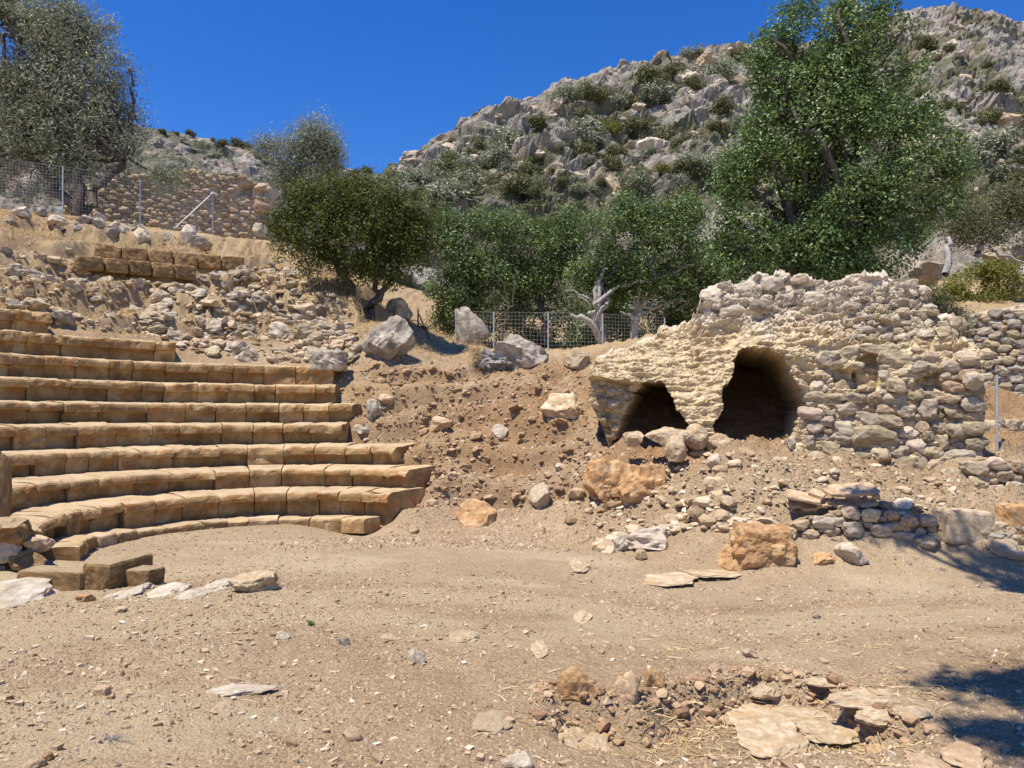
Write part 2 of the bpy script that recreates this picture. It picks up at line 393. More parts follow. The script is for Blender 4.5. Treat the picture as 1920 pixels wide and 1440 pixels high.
def axis(segs):
    out = []
    for a, b, s in segs: out += list(np.arange(a, b, s))
    return np.array(out+[segs[-1][1]])
gx = axis([(-600, -100, 100), (-100, -32, 8), (-32, -16, .4), (-16, -9, .09), (-9, 8, .055), (8, 13, .1), (13, 32, .5), (32, 100, 8), (100, 600, 100)])
gy = axis([(-400, -40, 60), (-40, -6, 4), (-6, 2.4, .3), (2.4, 9, .045), (9, 17, .055), (17, 25, .12), (25, 46, .5), (46, 100, 6), (100, 900, 100)])
GX, GY = np.meshgrid(gx, gy); Q = np.stack([GX.ravel(), GY.ravel()], 1)
GZ = height(Q)
me = make_mesh('ground', np.c_[Q, GZ], grid_faces(len(gy), len(gx)), [M['earth']], smooth=True)
mid, r_, ph_ = slope_mask(Q); p3 = np.c_[Q, np.zeros(len(Q))]
nz = fbm(p3*.5, 4, 31)
grass = np.clip(sstep(7.9, 8.6, r_)*sstep(2.6, 3.4, GZ)*(.75+.5*nz)+.35*sstep(.1, .5, nz)*sstep(7, 9, Q[:, 1])*0+.5*mid*sstep(0, .5, nz), 0, 1)
rgt = sstep(.6, 1.4, Q[:, 0])*sstep(9.2, 9.8, Q[:, 1])*(1-sstep(13, 14, Q[:, 1]))
red = np.clip(np.maximum(mid*sstep(-8, 2, ph_), .8*rgt)*sstep(-.5, .2, fbm(p3*.9, 4, 41))*.95, 0, 1)
gzy = np.gradient(GZ.reshape(len(gy), len(gx)), gy, axis=0).ravel(); red = np.clip(red+.6*sstep(.9, 1.6, gzy)*mid*sstep(-8, 2, ph_), 0, 1)
pale = np.clip(sstep(.1, .5, fbm(p3*np.array([.45, 1.1, 1]), 4, 51))*.7*(Q[:, 1] < 10)+sstep(7.0, 7.5, Q[:, 1])*sstep(12, 11, Q[:, 1])*.35, 0, 1)
for nm, arr in (('grass', grass), ('red', red), ('pale', pale)):
    a = me.attributes.new(nm, 'FLOAT', 'POINT'); a.data.foreach_set('value', arr.astype(np.float32))
link('ground', me)['kind'] = 'structure'

# ------------------------------------------------------------------ hills
def hill(name, mat, cols, n_c, n_r, seed, amp, px0, px1, rock=1.0):
    """cols: list of (px, ridge_py, ridge_D, foot_D, foot_z)"""
    cols = np.array(cols, float); px = np.linspace(px0, px1, n_c)
    g = [np.interp(px, cols[:, 0], cols[:, k]) for k in range(1, 5)]
    t = np.concatenate([np.linspace(0, 1, n_r), np.linspace(1.02, 1.5, 14)])
    V = np.zeros((len(t), n_c, 3))
    for j in range(n_c):
        rp = at(px[j], g[0][j], g[1][j]); d = g[2][j]+(g[1][j]-g[2][j])*t
        z = np.where(t <= 1, g[3][j]+(rp[2]-g[3][j])*np.clip(t, 0, 1)**1.05, rp[2]-(t-1)*rp[2]*1.1)
        V[:, j, 0] = (px[j]-960)/FPX*d; V[:, j, 1] = d; V[:, j, 2] = z
    P = V.reshape(-1, 3); tt = np.repeat(t, n_c)
    Nn = np.array([0, -.62, .78])
    w = P+2.5*np.stack([fbm(P*.09, 3, seed+9), fbm(P*.09, 3, seed+19), fbm(P*.09, 3, seed+29)], 1)
    f1, f2, ci = voro(w*np.array([.15, .15, .24])*rock, seed); g1, g2, cj = voro(w*np.array([.42, .42, .62])*rock, seed+5)
    bigf = fbm(P*.07, 4, seed+2); big = bigf*2.2
    st_ = P[:, 2]*.62+1.1*fbm(P*.12, 3, seed+7); fr = st_-np.floor(st_); led = sstep(.15, .45, fr)-fr       # limestone beds
    lm = sstep(-.1, .35, fbm(P*.08, 3, seed+12))
    fade = sstep(0, .12, tt); ridge_fix = 1-.6*sstep(.85, 1.0, tt)
    dsp = 2.3*(ci-.3)*sstep(.02, .34, f2-f1)+.9*(cj-.2)*sstep(0, .4, g2-g1)+1.5*led*lm
    D = amp*(dsp*np.clip(1.5*ridge_fix-.45, .25, 1)+big*ridge_fix*.7+.30*fbm(P*.8, 4, seed+3))*fade
    P = P+Nn*D[:, None]+fade[:, None]*np.stack([.32*fbm(P*1.3, 3, seed+41), .2*fbm(P*1.3, 3, seed+42), .22*fbm(P*1.5, 3, seed+43)], 1)
    veg = np.clip(sstep(.22, .0, f2-f1)*.7+sstep(-.15, .3, fbm(P*.16, 5, seed+6))*.95-.35*(ci > .6), 0, 1)
    m = make_mesh(name, P, grid_faces(len(t), n_c), [mat], smooth=False)
    a = m.attributes.new('veg', 'FLOAT', 'POINT'); a.data.foreach_set('value', veg.astype(np.float32))
    o = link(name, m); o['kind'] = 'structure'
    return P.reshape(len(t), n_c, 3), px, t
HP, HPX, HT = hill('rocky_hill', M['hill'], [(560, 345, 62, 40, 7), (640, 335, 64, 40, 7), (700, 326, 68, 38, 6.5), (760, 292, 70, 37, 6), (850, 236, 74, 36, 6), (900, 212, 76, 36, 6), (1000, 186, 80, 36, 6), (1060, 152, 82, 36, 6),
    (1150, 134, 86, 36, 6), (1270, 100, 92, 36, 6), (1350, 84, 98, 36, 6.5), (1440, 82, 104, 36, 7), (1560, 78, 120, 36, 7), (1640, 50, 140, 36, 7), (1690, 26, 152, 36, 7), (1720, 20, 156, 36, 7), (1790, 9, 160, 36, 8), (1830, 20, 162, 36, 8), (1880, 22, 165, 36, 8), (1920, 42, 168, 36, 8), (2300, 60, 170, 36, 8), (2700, 110, 170, 36, 8)],
    620, 230, 100, 1.0, 560, 2500)
FP, FPX_, FT = hill('far_hill', M['far_hill'], [(-700, 170, 80, 46, 10.5), (-100, 205, 85, 46, 10.5), (200, 232, 90, 46, 10), (295, 246, 92, 46, 10), (360, 258, 95, 46, 10), (420, 270, 98, 46, 9.5), (470, 282, 100, 46, 9), (520, 302, 105, 48, 8.5), (600, 318, 130, 50, 8), (690, 322, 150, 55, 7.5), (800, 330, 170, 60, 7)],
    220, 110, 300, .7, -700, 800, 1.3)

# ------------------------------------------------------------------ rocks
ICO = {}
def ico(s):
    if s not in ICO:
        b = bmesh.new(); bmesh.ops.create_icosphere(b, subdivisions=s, radius=1); b.verts.ensure_lookup_table()
        ICO[s] = (np.array([v.co for v in b.verts]), np.array([[v.index for v in f.verts] for f in b.faces])); b.free()
    return ICO[s]
def rock_verts(seed, sub=3, planes=14, cut=(.55, .9), amp=.10, freq=2.0, box=0):
    rg = np.random.default_rng(seed); v, f = ico(sub); v = v.copy()
    if box:
        m = np.abs(v).max(1)[:, None]; v = v*(1-box)+box*v/m*.85
    for _ in range(planes):
        n = rg.normal(size=3); n /= np.linalg.norm(n); d = rg.uniform(*cut)
        e = np.clip(v@n-d, 0, None); v = v-e[:, None]*n
    nn = v/np.linalg.norm(v, axis=1)[:, None]
    v = v+nn*(amp*fbm(v*freq+seed*3.1, 4, seed % 97))[:, None]
    ext = (v.max(0)-v.min(0))/2; v = (v-(v.max(0)+v.min(0))/2)/ext
    return v, f
def rock_mesh(name, seed, mat, sub=3, smooth=False, **k):
    v, f = rock_verts(seed, sub, **k); return make_mesh(name, v, f, [mat], smooth=smooth)
PROTO = {}
def proto(kind, mat, n, sub=2, **k):
    key = (kind, mat)
    if key not in PROTO: PROTO[key] = [rock_mesh(kind, 1000+hash_str(kind+mat)+i, M[mat], sub, **k) for i in range(n)]
    return PROTO[key]
def hash_str(s): return sum((i+1)*ord(c) for i, c in enumerate(s)) % 5000

def rock_px(name, x0, y0, x1, y1, mat, label, cat='rock', group=None, depth=1.0, under=0, taper=0, seed=None, D=None, sub=4, sink=.12, rot=None, planes=16, amp=.10, cut=(.5, .85), freq=2.2, box=0, smooth=False):
    """a rock whose outline fills the photo rectangle, standing on the ground that is seen at its foot"""
    seed = seed if seed is not None else int(x0*7+y0*13)
    if D is None: D = hit((x0+x1)/2, y1-1)
    w = (x1-x0)*D/FPX/2; h = (y1-y0)*D/FPX
    dd = w*depth
    c = at((x0+x1)/2, (y0+y1)/2, D+dd*.6)
    h2 = h/2*(1+sink); w *= (D+dd*.6)/D
    v, f = block_verts(seed, amp) if box >= .7 else rock_verts(seed, sub, planes=planes, amp=amp, cut=cut, freq=freq, box=box)
    if taper: v[:, 0] = v[:, 0]*(1-taper*(v[:, 2]*.5+.5))+.35*taper*(v[:, 2]*.5+.5); v[:, 1] *= 1-taper*(v[:, 2]*.5+.5)
    if under:
        k = np.clip(-v[:, 2]+.15, 0, 1.15)*under; v[:, 0] = v[:, 0]*(1-.55*k)-.28*k; v[:, 1] = v[:, 1]*(1-.35*k)+.25*k
    me = make_mesh(name, v, f, [M[mat]], smooth=smooth)
    o = link(name, me, loc=(c[0], c[1], c[2]-h*sink*.4), scale=(w, dd, h2), rot=rot or (0, 0, 0))
    return tag(o, label, cat, group)

# ------------------------------------------------------------------ theatre seats
def seat_block(width, hgt, depth, Rr, seed, mat, lip=.05, rough=1.0, name='seat_block'):
    """a seat stone: rounded nosing above a hollowed face; local x along the row, -y to the orchestra, z up from its foot"""
    rg = np.random.default_rng(seed)
    lp = lip*rg.choice([.3, .8, 1.0, 1.1, 1.25])*rg.uniform(.85, 1.1); hl = hgt*rg.uniform(.34, .46)
    pr = [(lp+.015, -.2), (lp+.008, .02), (lp+.002, hgt*.18), (lp, hgt*.34), (lp*1.0, hgt-hl-.03), (lp*.95, hgt-hl-.004), (.016, hgt-hl+.006), (.002, hgt-hl+.025), (0.0, hgt-.075), (.010, hgt-.042), (.030, hgt-.018), (.065, hgt-.002), (.14, hgt+.008), (.32, hgt+.022), (.5, hgt+.03), (depth, hgt+.03)]
    if lip == 0: pr = [(.0, -.06), (.0, hgt*.3), (.0, hgt*.6), (.004, hgt-.03), (.015, hgt-.012), (.035, hgt-.002), (.1, hgt), (depth*.5, hgt), (depth, hgt-.01)]; pr[0] = (0, -.12)
    pr = np.array(pr); nx = max(8, int(width/.055)); xs = np.linspace(-width/2, width/2, nx)
    V = np.zeros((len(pr), nx, 3)); V[:, :, 0] = xs[None]; V[:, :, 1] = pr[:, 0][:, None]; V[:, :, 2] = pr[:, 1][:, None]
    V[:, :, 0] *= 1+np.clip(V[:, :, 1], 0, None)/Rr          # joints run along the radius
    # follow the arc
    V[:, :, 1] += -(xs[None]**2)/(2*Rr)
    P = V.reshape(-1, 3).copy(); q = P+seed*1.37
    er = fbm(q*5.5, 4, seed % 50)
    front = np.repeat((pr[:, 0] < .1), nx)
    ed = sstep(.04, 0, width/2-np.abs(np.tile(xs, len(pr))))           # worn ends
    top = np.clip((P[:, 2]-hgt*.5)/(hgt*.5), 0, 1); ed = ed*np.clip(.3+.9*fbm(q*3, 2, 77), 0, 1.2)
    P[:, 1] += front*(.020*er*rough+.014*ed*(.4+top)+.035*rough*np.clip(fbm(q*2.3, 3, seed % 31)-.25, 0, 1))
    P[:, 2] += np.repeat(pr[:, 1] > hgt*.6, nx)*(.010*fbm(q*7, 3, 5)*rough-.009*ed-.035*rough*np.clip(fbm(q*2.1, 3, seed % 23)-.3, 0, 1))
    n = len(P); F = [grid_faces(len(pr), nx)]
    # back and end faces
    L_ = [i*nx for i in range(len(pr))]; R_ = [i*nx+nx-1 for i in range(len(pr))]
    P = np.vstack([P, [[-width/2*(1+depth/Rr), depth, -.2], [width/2*(1+depth/Rr), depth, -.2]]]); a, b = n, n+1
    F.append(np.array([[L_[-1], R_[-1], b, a]]))
    tri = []
    for i in range(len(pr)-1): tri.append([L_[i], L_[i+1], a]); tri.append([R_[i+1], R_[i], b])
    tri += [[a, b, L_[0]], [b, R_[0], L_[0]]]
    F.append(np.array(tri))
    return make_mesh(name, P, F, [mat], smooth=False)

ROWS = [ # name rank, left angle, right angle, block width
 ('lowest', -118, 30.5, .47), ('second', -122, 27.5, .50), ('third', -118, 17.5, .52), ('fourth', -112, 0, .54), ('fifth', -104, .5, .55), ('sixth', -98, -4.5, .56), ('seventh', -92, -5.8, .57), ('eighth', -88, -33, .60), ('ninth', -84, -50, .62)]
DESC = ['lowest curved row of ochre sandstone seats, just above the pale kerb', 'second curved row of sandstone seats up from the orchestra floor', 'third curved row of sandstone seats, ending right in a rounded block',
        'fourth curved row of sandstone seats, set back well left of the row below', 'fifth curved row of sandstone seats, ending flush with the row below', 'sixth curved row of seats, its right end reddish and broken square',
        'seventh curved row of seats, right end beside the grey squared boulder', 'eighth shorter row of worn seat blocks below the rubble slope', 'ninth and topmost stub of a seat row at the left edge']
for k, (nm, a0, a1, bw) in enumerate(ROWS):
    Rr = ROW_R[k]; zt = ROW_Z[k]; zb = ROW_Z[k-1] if k else .11
    row = thing('seat_row', DESC[k], 'seat row', (CX, CY, zb), 'curved seat rows of the ancient theatre')
    rg = random.Random(50+k); a = R(a1)
    hgt = zt-zb; j = 0
    while a > R(a0):
        w = bw*rg.choice([.68, .85, .95, 1.0, 1.05, 1.15, 1.35])*rg.uniform(.94, 1.06); da = w/Rr; ac = a-da/2
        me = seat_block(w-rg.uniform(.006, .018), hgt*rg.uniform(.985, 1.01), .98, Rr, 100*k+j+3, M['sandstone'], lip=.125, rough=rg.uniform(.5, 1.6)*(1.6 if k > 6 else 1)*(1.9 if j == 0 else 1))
        rad = Rr+rg.uniform(-.004, .006)
        o = link('seat_block', me, row, (rad*math.sin(ac), rad*math.cos(ac), rg.uniform(-.003, .004)), (rg.uniform(-.008, .008), rg.uniform(-.008, .008), -ac+rg.uniform(-.008, .008)))
        a -= da; j += 1
# kerb at the foot
kerb = thing('kerb', 'low pale kerb of flat stones round the orchestra, below the lowest seats', 'kerb', (CX, CY, 0))
a = R(27); rg = random.Random(9); j = 0
while a > R(-112):
    w = rg.uniform(.28, .55); Rr = 2.03; da = w/Rr; ac = a-da/2
    h = .10+.07*sstep(-60, -100, math.degrees(ac))
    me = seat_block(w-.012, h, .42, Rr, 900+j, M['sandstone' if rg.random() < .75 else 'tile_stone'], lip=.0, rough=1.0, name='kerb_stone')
    link('kerb_stone', me, kerb, ((Rr+rg.uniform(-.02, .03))*math.sin(ac), (Rr)*math.cos(ac), rg.uniform(-.015, .01)), (0, rg.uniform(-.02, .02), -ac+rg.uniform(-.04, .04)))
    a -= da; j += 1

# two courses of squared blocks high on the slope
CUBE = []
def block_mesh(name, seed, mat, amp=.05, box=.85):
    v, f = block_verts(seed, amp); return make_mesh(name, v, f, [mat], smooth=False)
def block_verts(seed, amp=.05):
    """a squared stone with worn arrises and chipped corners"""
    if not CUBE:
        bm = bmesh.new(); bmesh.ops.create_cube(bm, size=2); bmesh.ops.subdivide_edges(bm, edges=bm.edges[:], cuts=9, use_grid_fill=True); bm.verts.ensure_lookup_table()
        CUBE.extend([np.array([v.co for v in bm.verts]), np.array([[v.index for v in f.verts] for f in bm.faces])]); bm.free()
    v, f = CUBE[0].copy(), CUBE[1]; rg = np.random.default_rng(seed)
    v = v/((np.abs(v)**11).sum(1)**(1/11))[:, None]
    for _ in range(6):
        n = rg.normal(size=3)*np.array([1, 1, 1.2]); n /= np.linalg.norm(n); d = np.abs(n).sum()*rg.uniform(.80, .98); e = np.clip(v@n-d, 0, None); v = v-e[:, None]*n
    q = v*np.array([2.2, 1.2, 1.2])+seed*.37
    nn = v/np.linalg.norm(v, axis=1)[:, None]; v = v+nn*(amp*fbm(q*1.5, 4, seed % 41)-.05*np.clip(fbm(q*1.1, 2, seed % 29)-.3, 0, 1))[:, None]
    return v, f
def course(name, label, pts, D0, D1, hpx):
    """pts: joints (px, top_py); blocks hang hpx below"""
    D0 = hit(pts[0][0], pts[0][1]+hpx-4)-.25; D1 = hit(pts[-1][0], pts[-1][1]+hpx-4)-.25
    c0 = at(pts[0][0], pts[0][1], D0); root = thing(name, label, 'wall', tuple(c0))
    n = len(pts)-1
    for i in range(n):
        da, db = D0+(D1-D0)*i/n, D0+(D1-D0)*(i+1)/n
        p, q = at(*pts[i], da), at(*pts[i+1], db); h = hpx*da/FPX
        m = (p+q)/2; w = np.linalg.norm((q-p)[:2])/2-.012
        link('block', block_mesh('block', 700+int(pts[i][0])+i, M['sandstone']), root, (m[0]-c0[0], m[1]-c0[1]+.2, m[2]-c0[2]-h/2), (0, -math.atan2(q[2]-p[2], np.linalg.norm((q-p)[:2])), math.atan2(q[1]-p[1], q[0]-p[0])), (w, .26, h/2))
    return root
course('upper_block_course', 'upper course of squared sandstone blocks high on the left slope', [(170, 453), (222, 461), (272, 467), (320, 471), (366, 475), (410, 478), (453, 482)], 21.3, 22.6, 27)
course('lower_block_course', 'lower course of squared sandstone blocks, partly under the upper course', [(130, 478), (185, 481), (230, 486), (273, 490), (315, 494), (358, 499)], 20.6, 21.6, 28)

# ------------------------------------------------------------------ ruined vaulted building
P0 = at(1115, 783, 12.3); P1 = at(1845, 783, 10.9)
FD = (P1-P0)[:2]/np.linalg.norm((P1-P0)[:2]); FN = np.array([FD[1], -FD[0]])          # outward normal, to the camera
def plane_D(px):
    s = (np.asarray(px, float)-960)/FPX      # (s*D, D) on line P0 + u*FD
    return (P0[0]*FD[1]-P0[1]*FD[0])/(s*FD[1]-FD[0])
rec_pts = np.array([(1115, 860, .1), (1160, 860, 0), (1300, 860, 0), (1450, 870, 0), (1600, 880, -.05), (1700, 890, -.08), (1845, 890, -.05), (1600, 760, .08), (1720, 760, .05), (1840, 760, .08), (1600, 665, .12), (1720, 660, .1), (1830, 668, .12),
    (1600, 640, .36), (1700, 636, .38), (1800, 632, .42), (1620, 600, .5), (1760, 600, .6), (1600, 560, .68), (1720, 550, .75), (1115, 705, .0), (1125, 672, .6), (1180, 650, .95), (1250, 622, 1.35), (1200, 692, .35), (1300, 680, .75), (1312, 790, .0), (1285, 735, .25), (1335, 735, .25),
    (1380, 630, 1.0), (1400, 570, .95), (1350, 545, 1.2), (1450, 525, 1.25), (1500, 600, .7), (1545, 640, .36), (1510, 700, .2), (1520, 780, .08), (1180, 780, .0), (1330, 620, .8), (1300, 600, 1.05), (1580, 530, .9), (1400, 650, .25), (1440, 650, .1), (1420, 635, .15), (1490, 668, .12), (1470, 640, .15)], float)
REC = tps_fit(rec_pts[:, :2]/100, rec_pts[:, 2], .01)
TOP = np.array([(1108, 690), (1116, 676), (1140, 664), (1190, 648), (1250, 622), (1292, 606), (1306, 585), (1318, 560), (1335, 545), (1360, 533), (1440, 522), (1480, 520), (1510, 532), (1560, 540), (1590, 528), (1640, 526), (1700, 533), (1738, 545), (1746, 575), (1756, 592), (1796, 606), (1803, 640), (1838, 655), (1848, 665)], float)
BOT = np.array([(1108, 760), (1130, 800), (1150, 868), (1250, 885), (1400, 895), (1500, 905), (1600, 915), (1700, 920), (1848, 915)], float)
HOLE_L = np.array([(1154, 862), (1158, 815), (1172, 772), (1190, 732), (1215, 720), (1236, 726), (1246, 744), (1250, 758), (1272, 778), (1293, 796), (1300, 830), (1300, 870), (1160, 872)], float)
HOLE_R = np.array([(1338, 800), (1346, 772), (1356, 739), (1369, 700), (1382, 668), (1404, 655), (1446, 654), (1478, 676), (1502, 712), (1505, 760), (1493, 806), (1478, 835), (1450, 880), (1370, 880), (1340, 870)], float)
GAPS = [(np.array([(1612, 672), (1650, 668), (1654, 725), (1612, 722)], float), .28), (np.array([(1700, 702), (1768, 690), (1770, 728), (1712, 730)], float), .2), (np.array([(1570, 700), (1606, 704), (1604, 722), (1575, 720)], float), .2)]
def ruin_surface(px, py, fine=True):
    px = np.asarray(px, float); py = np.asarray(py, float); q = np.stack([px, py], 1)
    Dp = plane_D(px)
    Dp = Dp+np.clip(REC(q/100), -.15, 1.5)
    # overhanging roof edge above the left arch
    lip = 706+.16*(px-1115)
    Dp = Dp+.38*sstep(lip-2, lip+7, py)*sstep(1245, 1222, px)
    P = np.array([at(a, b, d) for a, b, d in zip(px, py, Dp)])
    nz1 = fbm(P*2.2, 3, 71)*13+fbm(P*9, 3, 76)*5
    pull = np.zeros(len(px))
    for H_, dep in ((HOLE_L, 3.2), (HOLE_R, 4.6)):
        s = poly_sdf(q, H_)+nz1*.8; pull += dep*sstep(.6, -4, s)
    for H_, dep in GAPS:
        s = poly_sdf(q, H_)+nz1*.7; pull += dep*sstep(2, -7, s)
    rg = np.zeros(len(px))
    if fine:
        strat = P*np.array([3.2, 3.2, 9.5]); f1, f2, ci = voro(P*np.array([6.5, 6.5, 9]), 77); g1, g2, cj = voro(P*np.array([14, 14, 22]), 78)
        rg = .085*fbm(strat, 5, 72, .6)+.05*(ci-.5)*sstep(0, .25, f2-f1)+.03*sstep(0, .3, f2-f1)+.022*sstep(0, .3, g2-g1)+.02*(cj-.5)
        lay = fbm(P*np.array([4.5, 4.5, 26.]), 4, 74, .6)
        lw = sstep(1540, 1480, px)*sstep(600, 640, py)      # laminated mortar of the vault
        wl = sstep(1495, 1530, px)*sstep(640, 655, py)      # masonry wall: core lies behind its stones
        m1, m2, mc = voro(P*np.array([2.6, 2.6, 3.6]), 79); rg = rg*(1-.6*lw)+(.032*lay+.07*fbm(P*1.7, 3, 75)+.07*(mc-.4)*sstep(0, .2, m2-m1))*lw; rg = rg*(1-.55*wl)-.05*wl
        rg *= 1+.5*sstep(600, 560, py)
    P[:, 0] += FN[0]*(rg-pull); P[:, 1] += FN[1]*(rg-pull); P[:, 2] += .35*rg
    return P
ruin = thing('vaulted_ruin', 'ruined stone vault building with two dark cave like openings and crumbling top', 'ruin', (P0[0], P0[1], 1.0))
nc, nr = 360, 190
pxs = np.linspace(1110, 1846, nc); tt = np.linspace(0, 1, nr)
topj = np.interp(pxs, TOP[:, 0], TOP[:, 1])+5*fbm(np.stack([pxs*.05, pxs*0, pxs*0], 1), 3, 61)
botj = np.interp(pxs, BOT[:, 0], BOT[:, 1])
GPX = np.repeat(pxs[None], nr, 0); GPY = botj[None]+(topj-botj)[None]*tt[:, None]
S = ruin_surface(GPX.ravel(), GPY.ravel()).reshape(nr, nc, 3)
ex = [.12, .35, .7, 1.1, 1.6, 2.1]
roof = []
for k, e in enumerate(ex):
    rr = S[-1].copy(); rr[:, 0] -= FN[0]*e; rr[:, 1] -= FN[1]*e; rr[:, 2] += .06*fbm(rr*4, 3, 81)+(.06 if k < 2 else 0)-(.0 if k < 4 else .5*(k-3)); roof.append(rr)
S = np.concatenate([S, np.array(roof)], 0)
def side(colv, sg):
    out = []
    for e in ex:
        c = colv.copy(); c[:, 0] += -FN[0]*e+sg*FD[0]*.10*min(1, e*3); c[:, 1] += -FN[1]*e+sg*FD[1]*.10*min(1, e*3); c += .03*np.stack([fbm(c*4, 3, 83)]*3, 1); out.append(c)
    return out
Ls = side(S[:, 0], -1)[::-1]; Rs = side(S[:, -1], 1)
S = np.concatenate([np.stack(Ls, 1), S, np.stack(Rs, 1)], 1)
nR, nC = S.shape[:2]
pal = np.zeros((nR, nC)); pal[:nr, 6:6+nc] = sstep(640, 570, GPY+18*fbm(S[:nr, 6:6+nc].reshape(-1, 3)*2, 3, 88).reshape(nr, nc))*sstep(1270, 1330, GPX); pal[nr:] = .9
me = make_mesh('vault_shell', S.reshape(-1, 3)-np.array([P0[0], P0[1], 1.0]), grid_faces(nR, nC), [M['mortar']], smooth=False)
a = me.attributes.new('pale', 'FLOAT', 'POINT'); a.data.foreach_set('value', pal.ravel().astype(np.float32))
link('vault_shell', me, ruin)
def pack(poly, n, r0, r1, seed, asp=1.4, avoid=(), hand=()):
    rg = np.random.default_rng(seed); lo, hi = poly.min(0), poly.max(0); out = [list(h) for h in hand]; tries = 0
    for k in range(n):
        r = r1+(r0-r1)*(1-k/n)**1.8
        for _ in range(90):
            c = rg.uniform(lo, hi)
            if poly_sdf(c[None], poly)[0] > -r*.45: continue
            if any(poly_sdf(c[None], h)[0] < r*.8 for h in avoid): continue
            w = r*asp*rg.uniform(.8, 1.25); h = r*rg.uniform(.75, 1.1)
            if all(((c[0]-o[0])/(w+o[2]))**2+((c[1]-o[1])/(h+o[3]))**2 > .72 for o in out): out.append([c[0], c[1], w, h]); break
    return out
FROT = math.atan2(FD[1], FD[0])
def stones_on(surf, spots, root, origin, mats, Dfun, proud=.3, seed=1, thick=.8, rot=FROT, nrm=FN, name='stone', sub=2, jit=.12):
    rg = random.Random(seed)
    P = surf(np.array([s[0] for s in spots]), np.array([s[1] for s in spots]))
    for s, p in zip(spots, P):
        d = p[1]; w, h = s[2]*d/FPX, s[3]*d/FPX; t = min(w, h)*thick
        me = rg.choice(proto(name, rg.choice(mats), 16, max(sub, 2)+(sub > 1), planes=11, cut=(.62, 1.0), amp=.15, box=.6))
        o = link(name, me, root, (p[0]+nrm[0]*t*proud-origin[0], p[1]+nrm[1]*t*proud-origin[1], p[2]-origin[2]), (rg.uniform(-jit, jit), rg.uniform(-jit, jit)*1.3, rot+rg.uniform(-.15, .15)), (w, t, h))
WALLP = np.array([(1545, 655), (1600, 648), (1700, 648), (1836, 664), (1842, 830), (1838, 885), (1700, 880), (1560, 850), (1505, 830), (1512, 770), (1530, 690)], float)
hand = [(1638, 818, 46, 24), (1640, 655, 34, 10), (1682, 672, 34, 20), (1745, 668, 18, 14), (1680, 720, 18, 16), (1740, 764, 18, 19), (1790, 770, 22, 15), (1658, 768, 20, 14), (1640, 745, 15, 13), (1700, 770, 17, 12), (1718, 833, 18, 15), (1790, 808, 17, 16), (1730, 798, 14, 13), (1765, 825, 13, 15), (1788, 724, 20, 13), (1535, 722, 18, 13), (1545, 762, 13, 9), (1540, 820, 17, 9), (1800, 850, 30, 10)]
sp = pack(WALLP, 250, 17, 4.5, 5, hand=hand, avoid=[GAPS[0][0], GAPS[1][0]])
stones_on(ruin_surface, sp, ruin, (P0[0], P0[1], 1.0), ['wall_stone', 'wall_stone', 'wall_stone', 'limestone', 'dirt_stone'], plane_D, seed=2, proud=.16)
UPP = np.array([(1560, 640), (1575, 600), (1600, 560), (1740, 560), (1750, 595), (1795, 610), (1800, 635), (1700, 645)], float)
stones_on(ruin_surface, pack(UPP, 80, 10, 4.5, 6), ruin, (P0[0], P0[1], 1.0), ['wall_stone', 'wall_stone', 'pale_stone'], plane_D, seed=3, proud=.35)
CREST = np.array([(1318, 585), (1325, 552), (1360, 532), (1480, 518), (1560, 536), (1600, 522), (1700, 528), (1742, 545), (1742, 562), (1600, 562), (1520, 580), (1400, 598)], float)
stones_on(ruin_surface, pack(CREST, 50, 17, 6, 7), ruin, (P0[0], P0[1], 1.0), ['pale_stone', 'limestone', 'pale_stone'], plane_D, seed=4, proud=.25)
stones_on(ruin_surface, [(1190, 722, 13, 12), (1214, 716, 12, 12), (1146, 735, 9, 8), (1150, 757, 12, 9), (1132, 718, 8, 6), (1172, 742, 8, 6), (1772, 628, 22, 14), (1790, 612, 18, 14), (1815, 672, 22, 12), (1822, 715, 18, 18)], ruin, (P0[0], P0[1], 1.0), ['wall_stone'], plane_D, seed=5, proud=.45, thick=1.0)

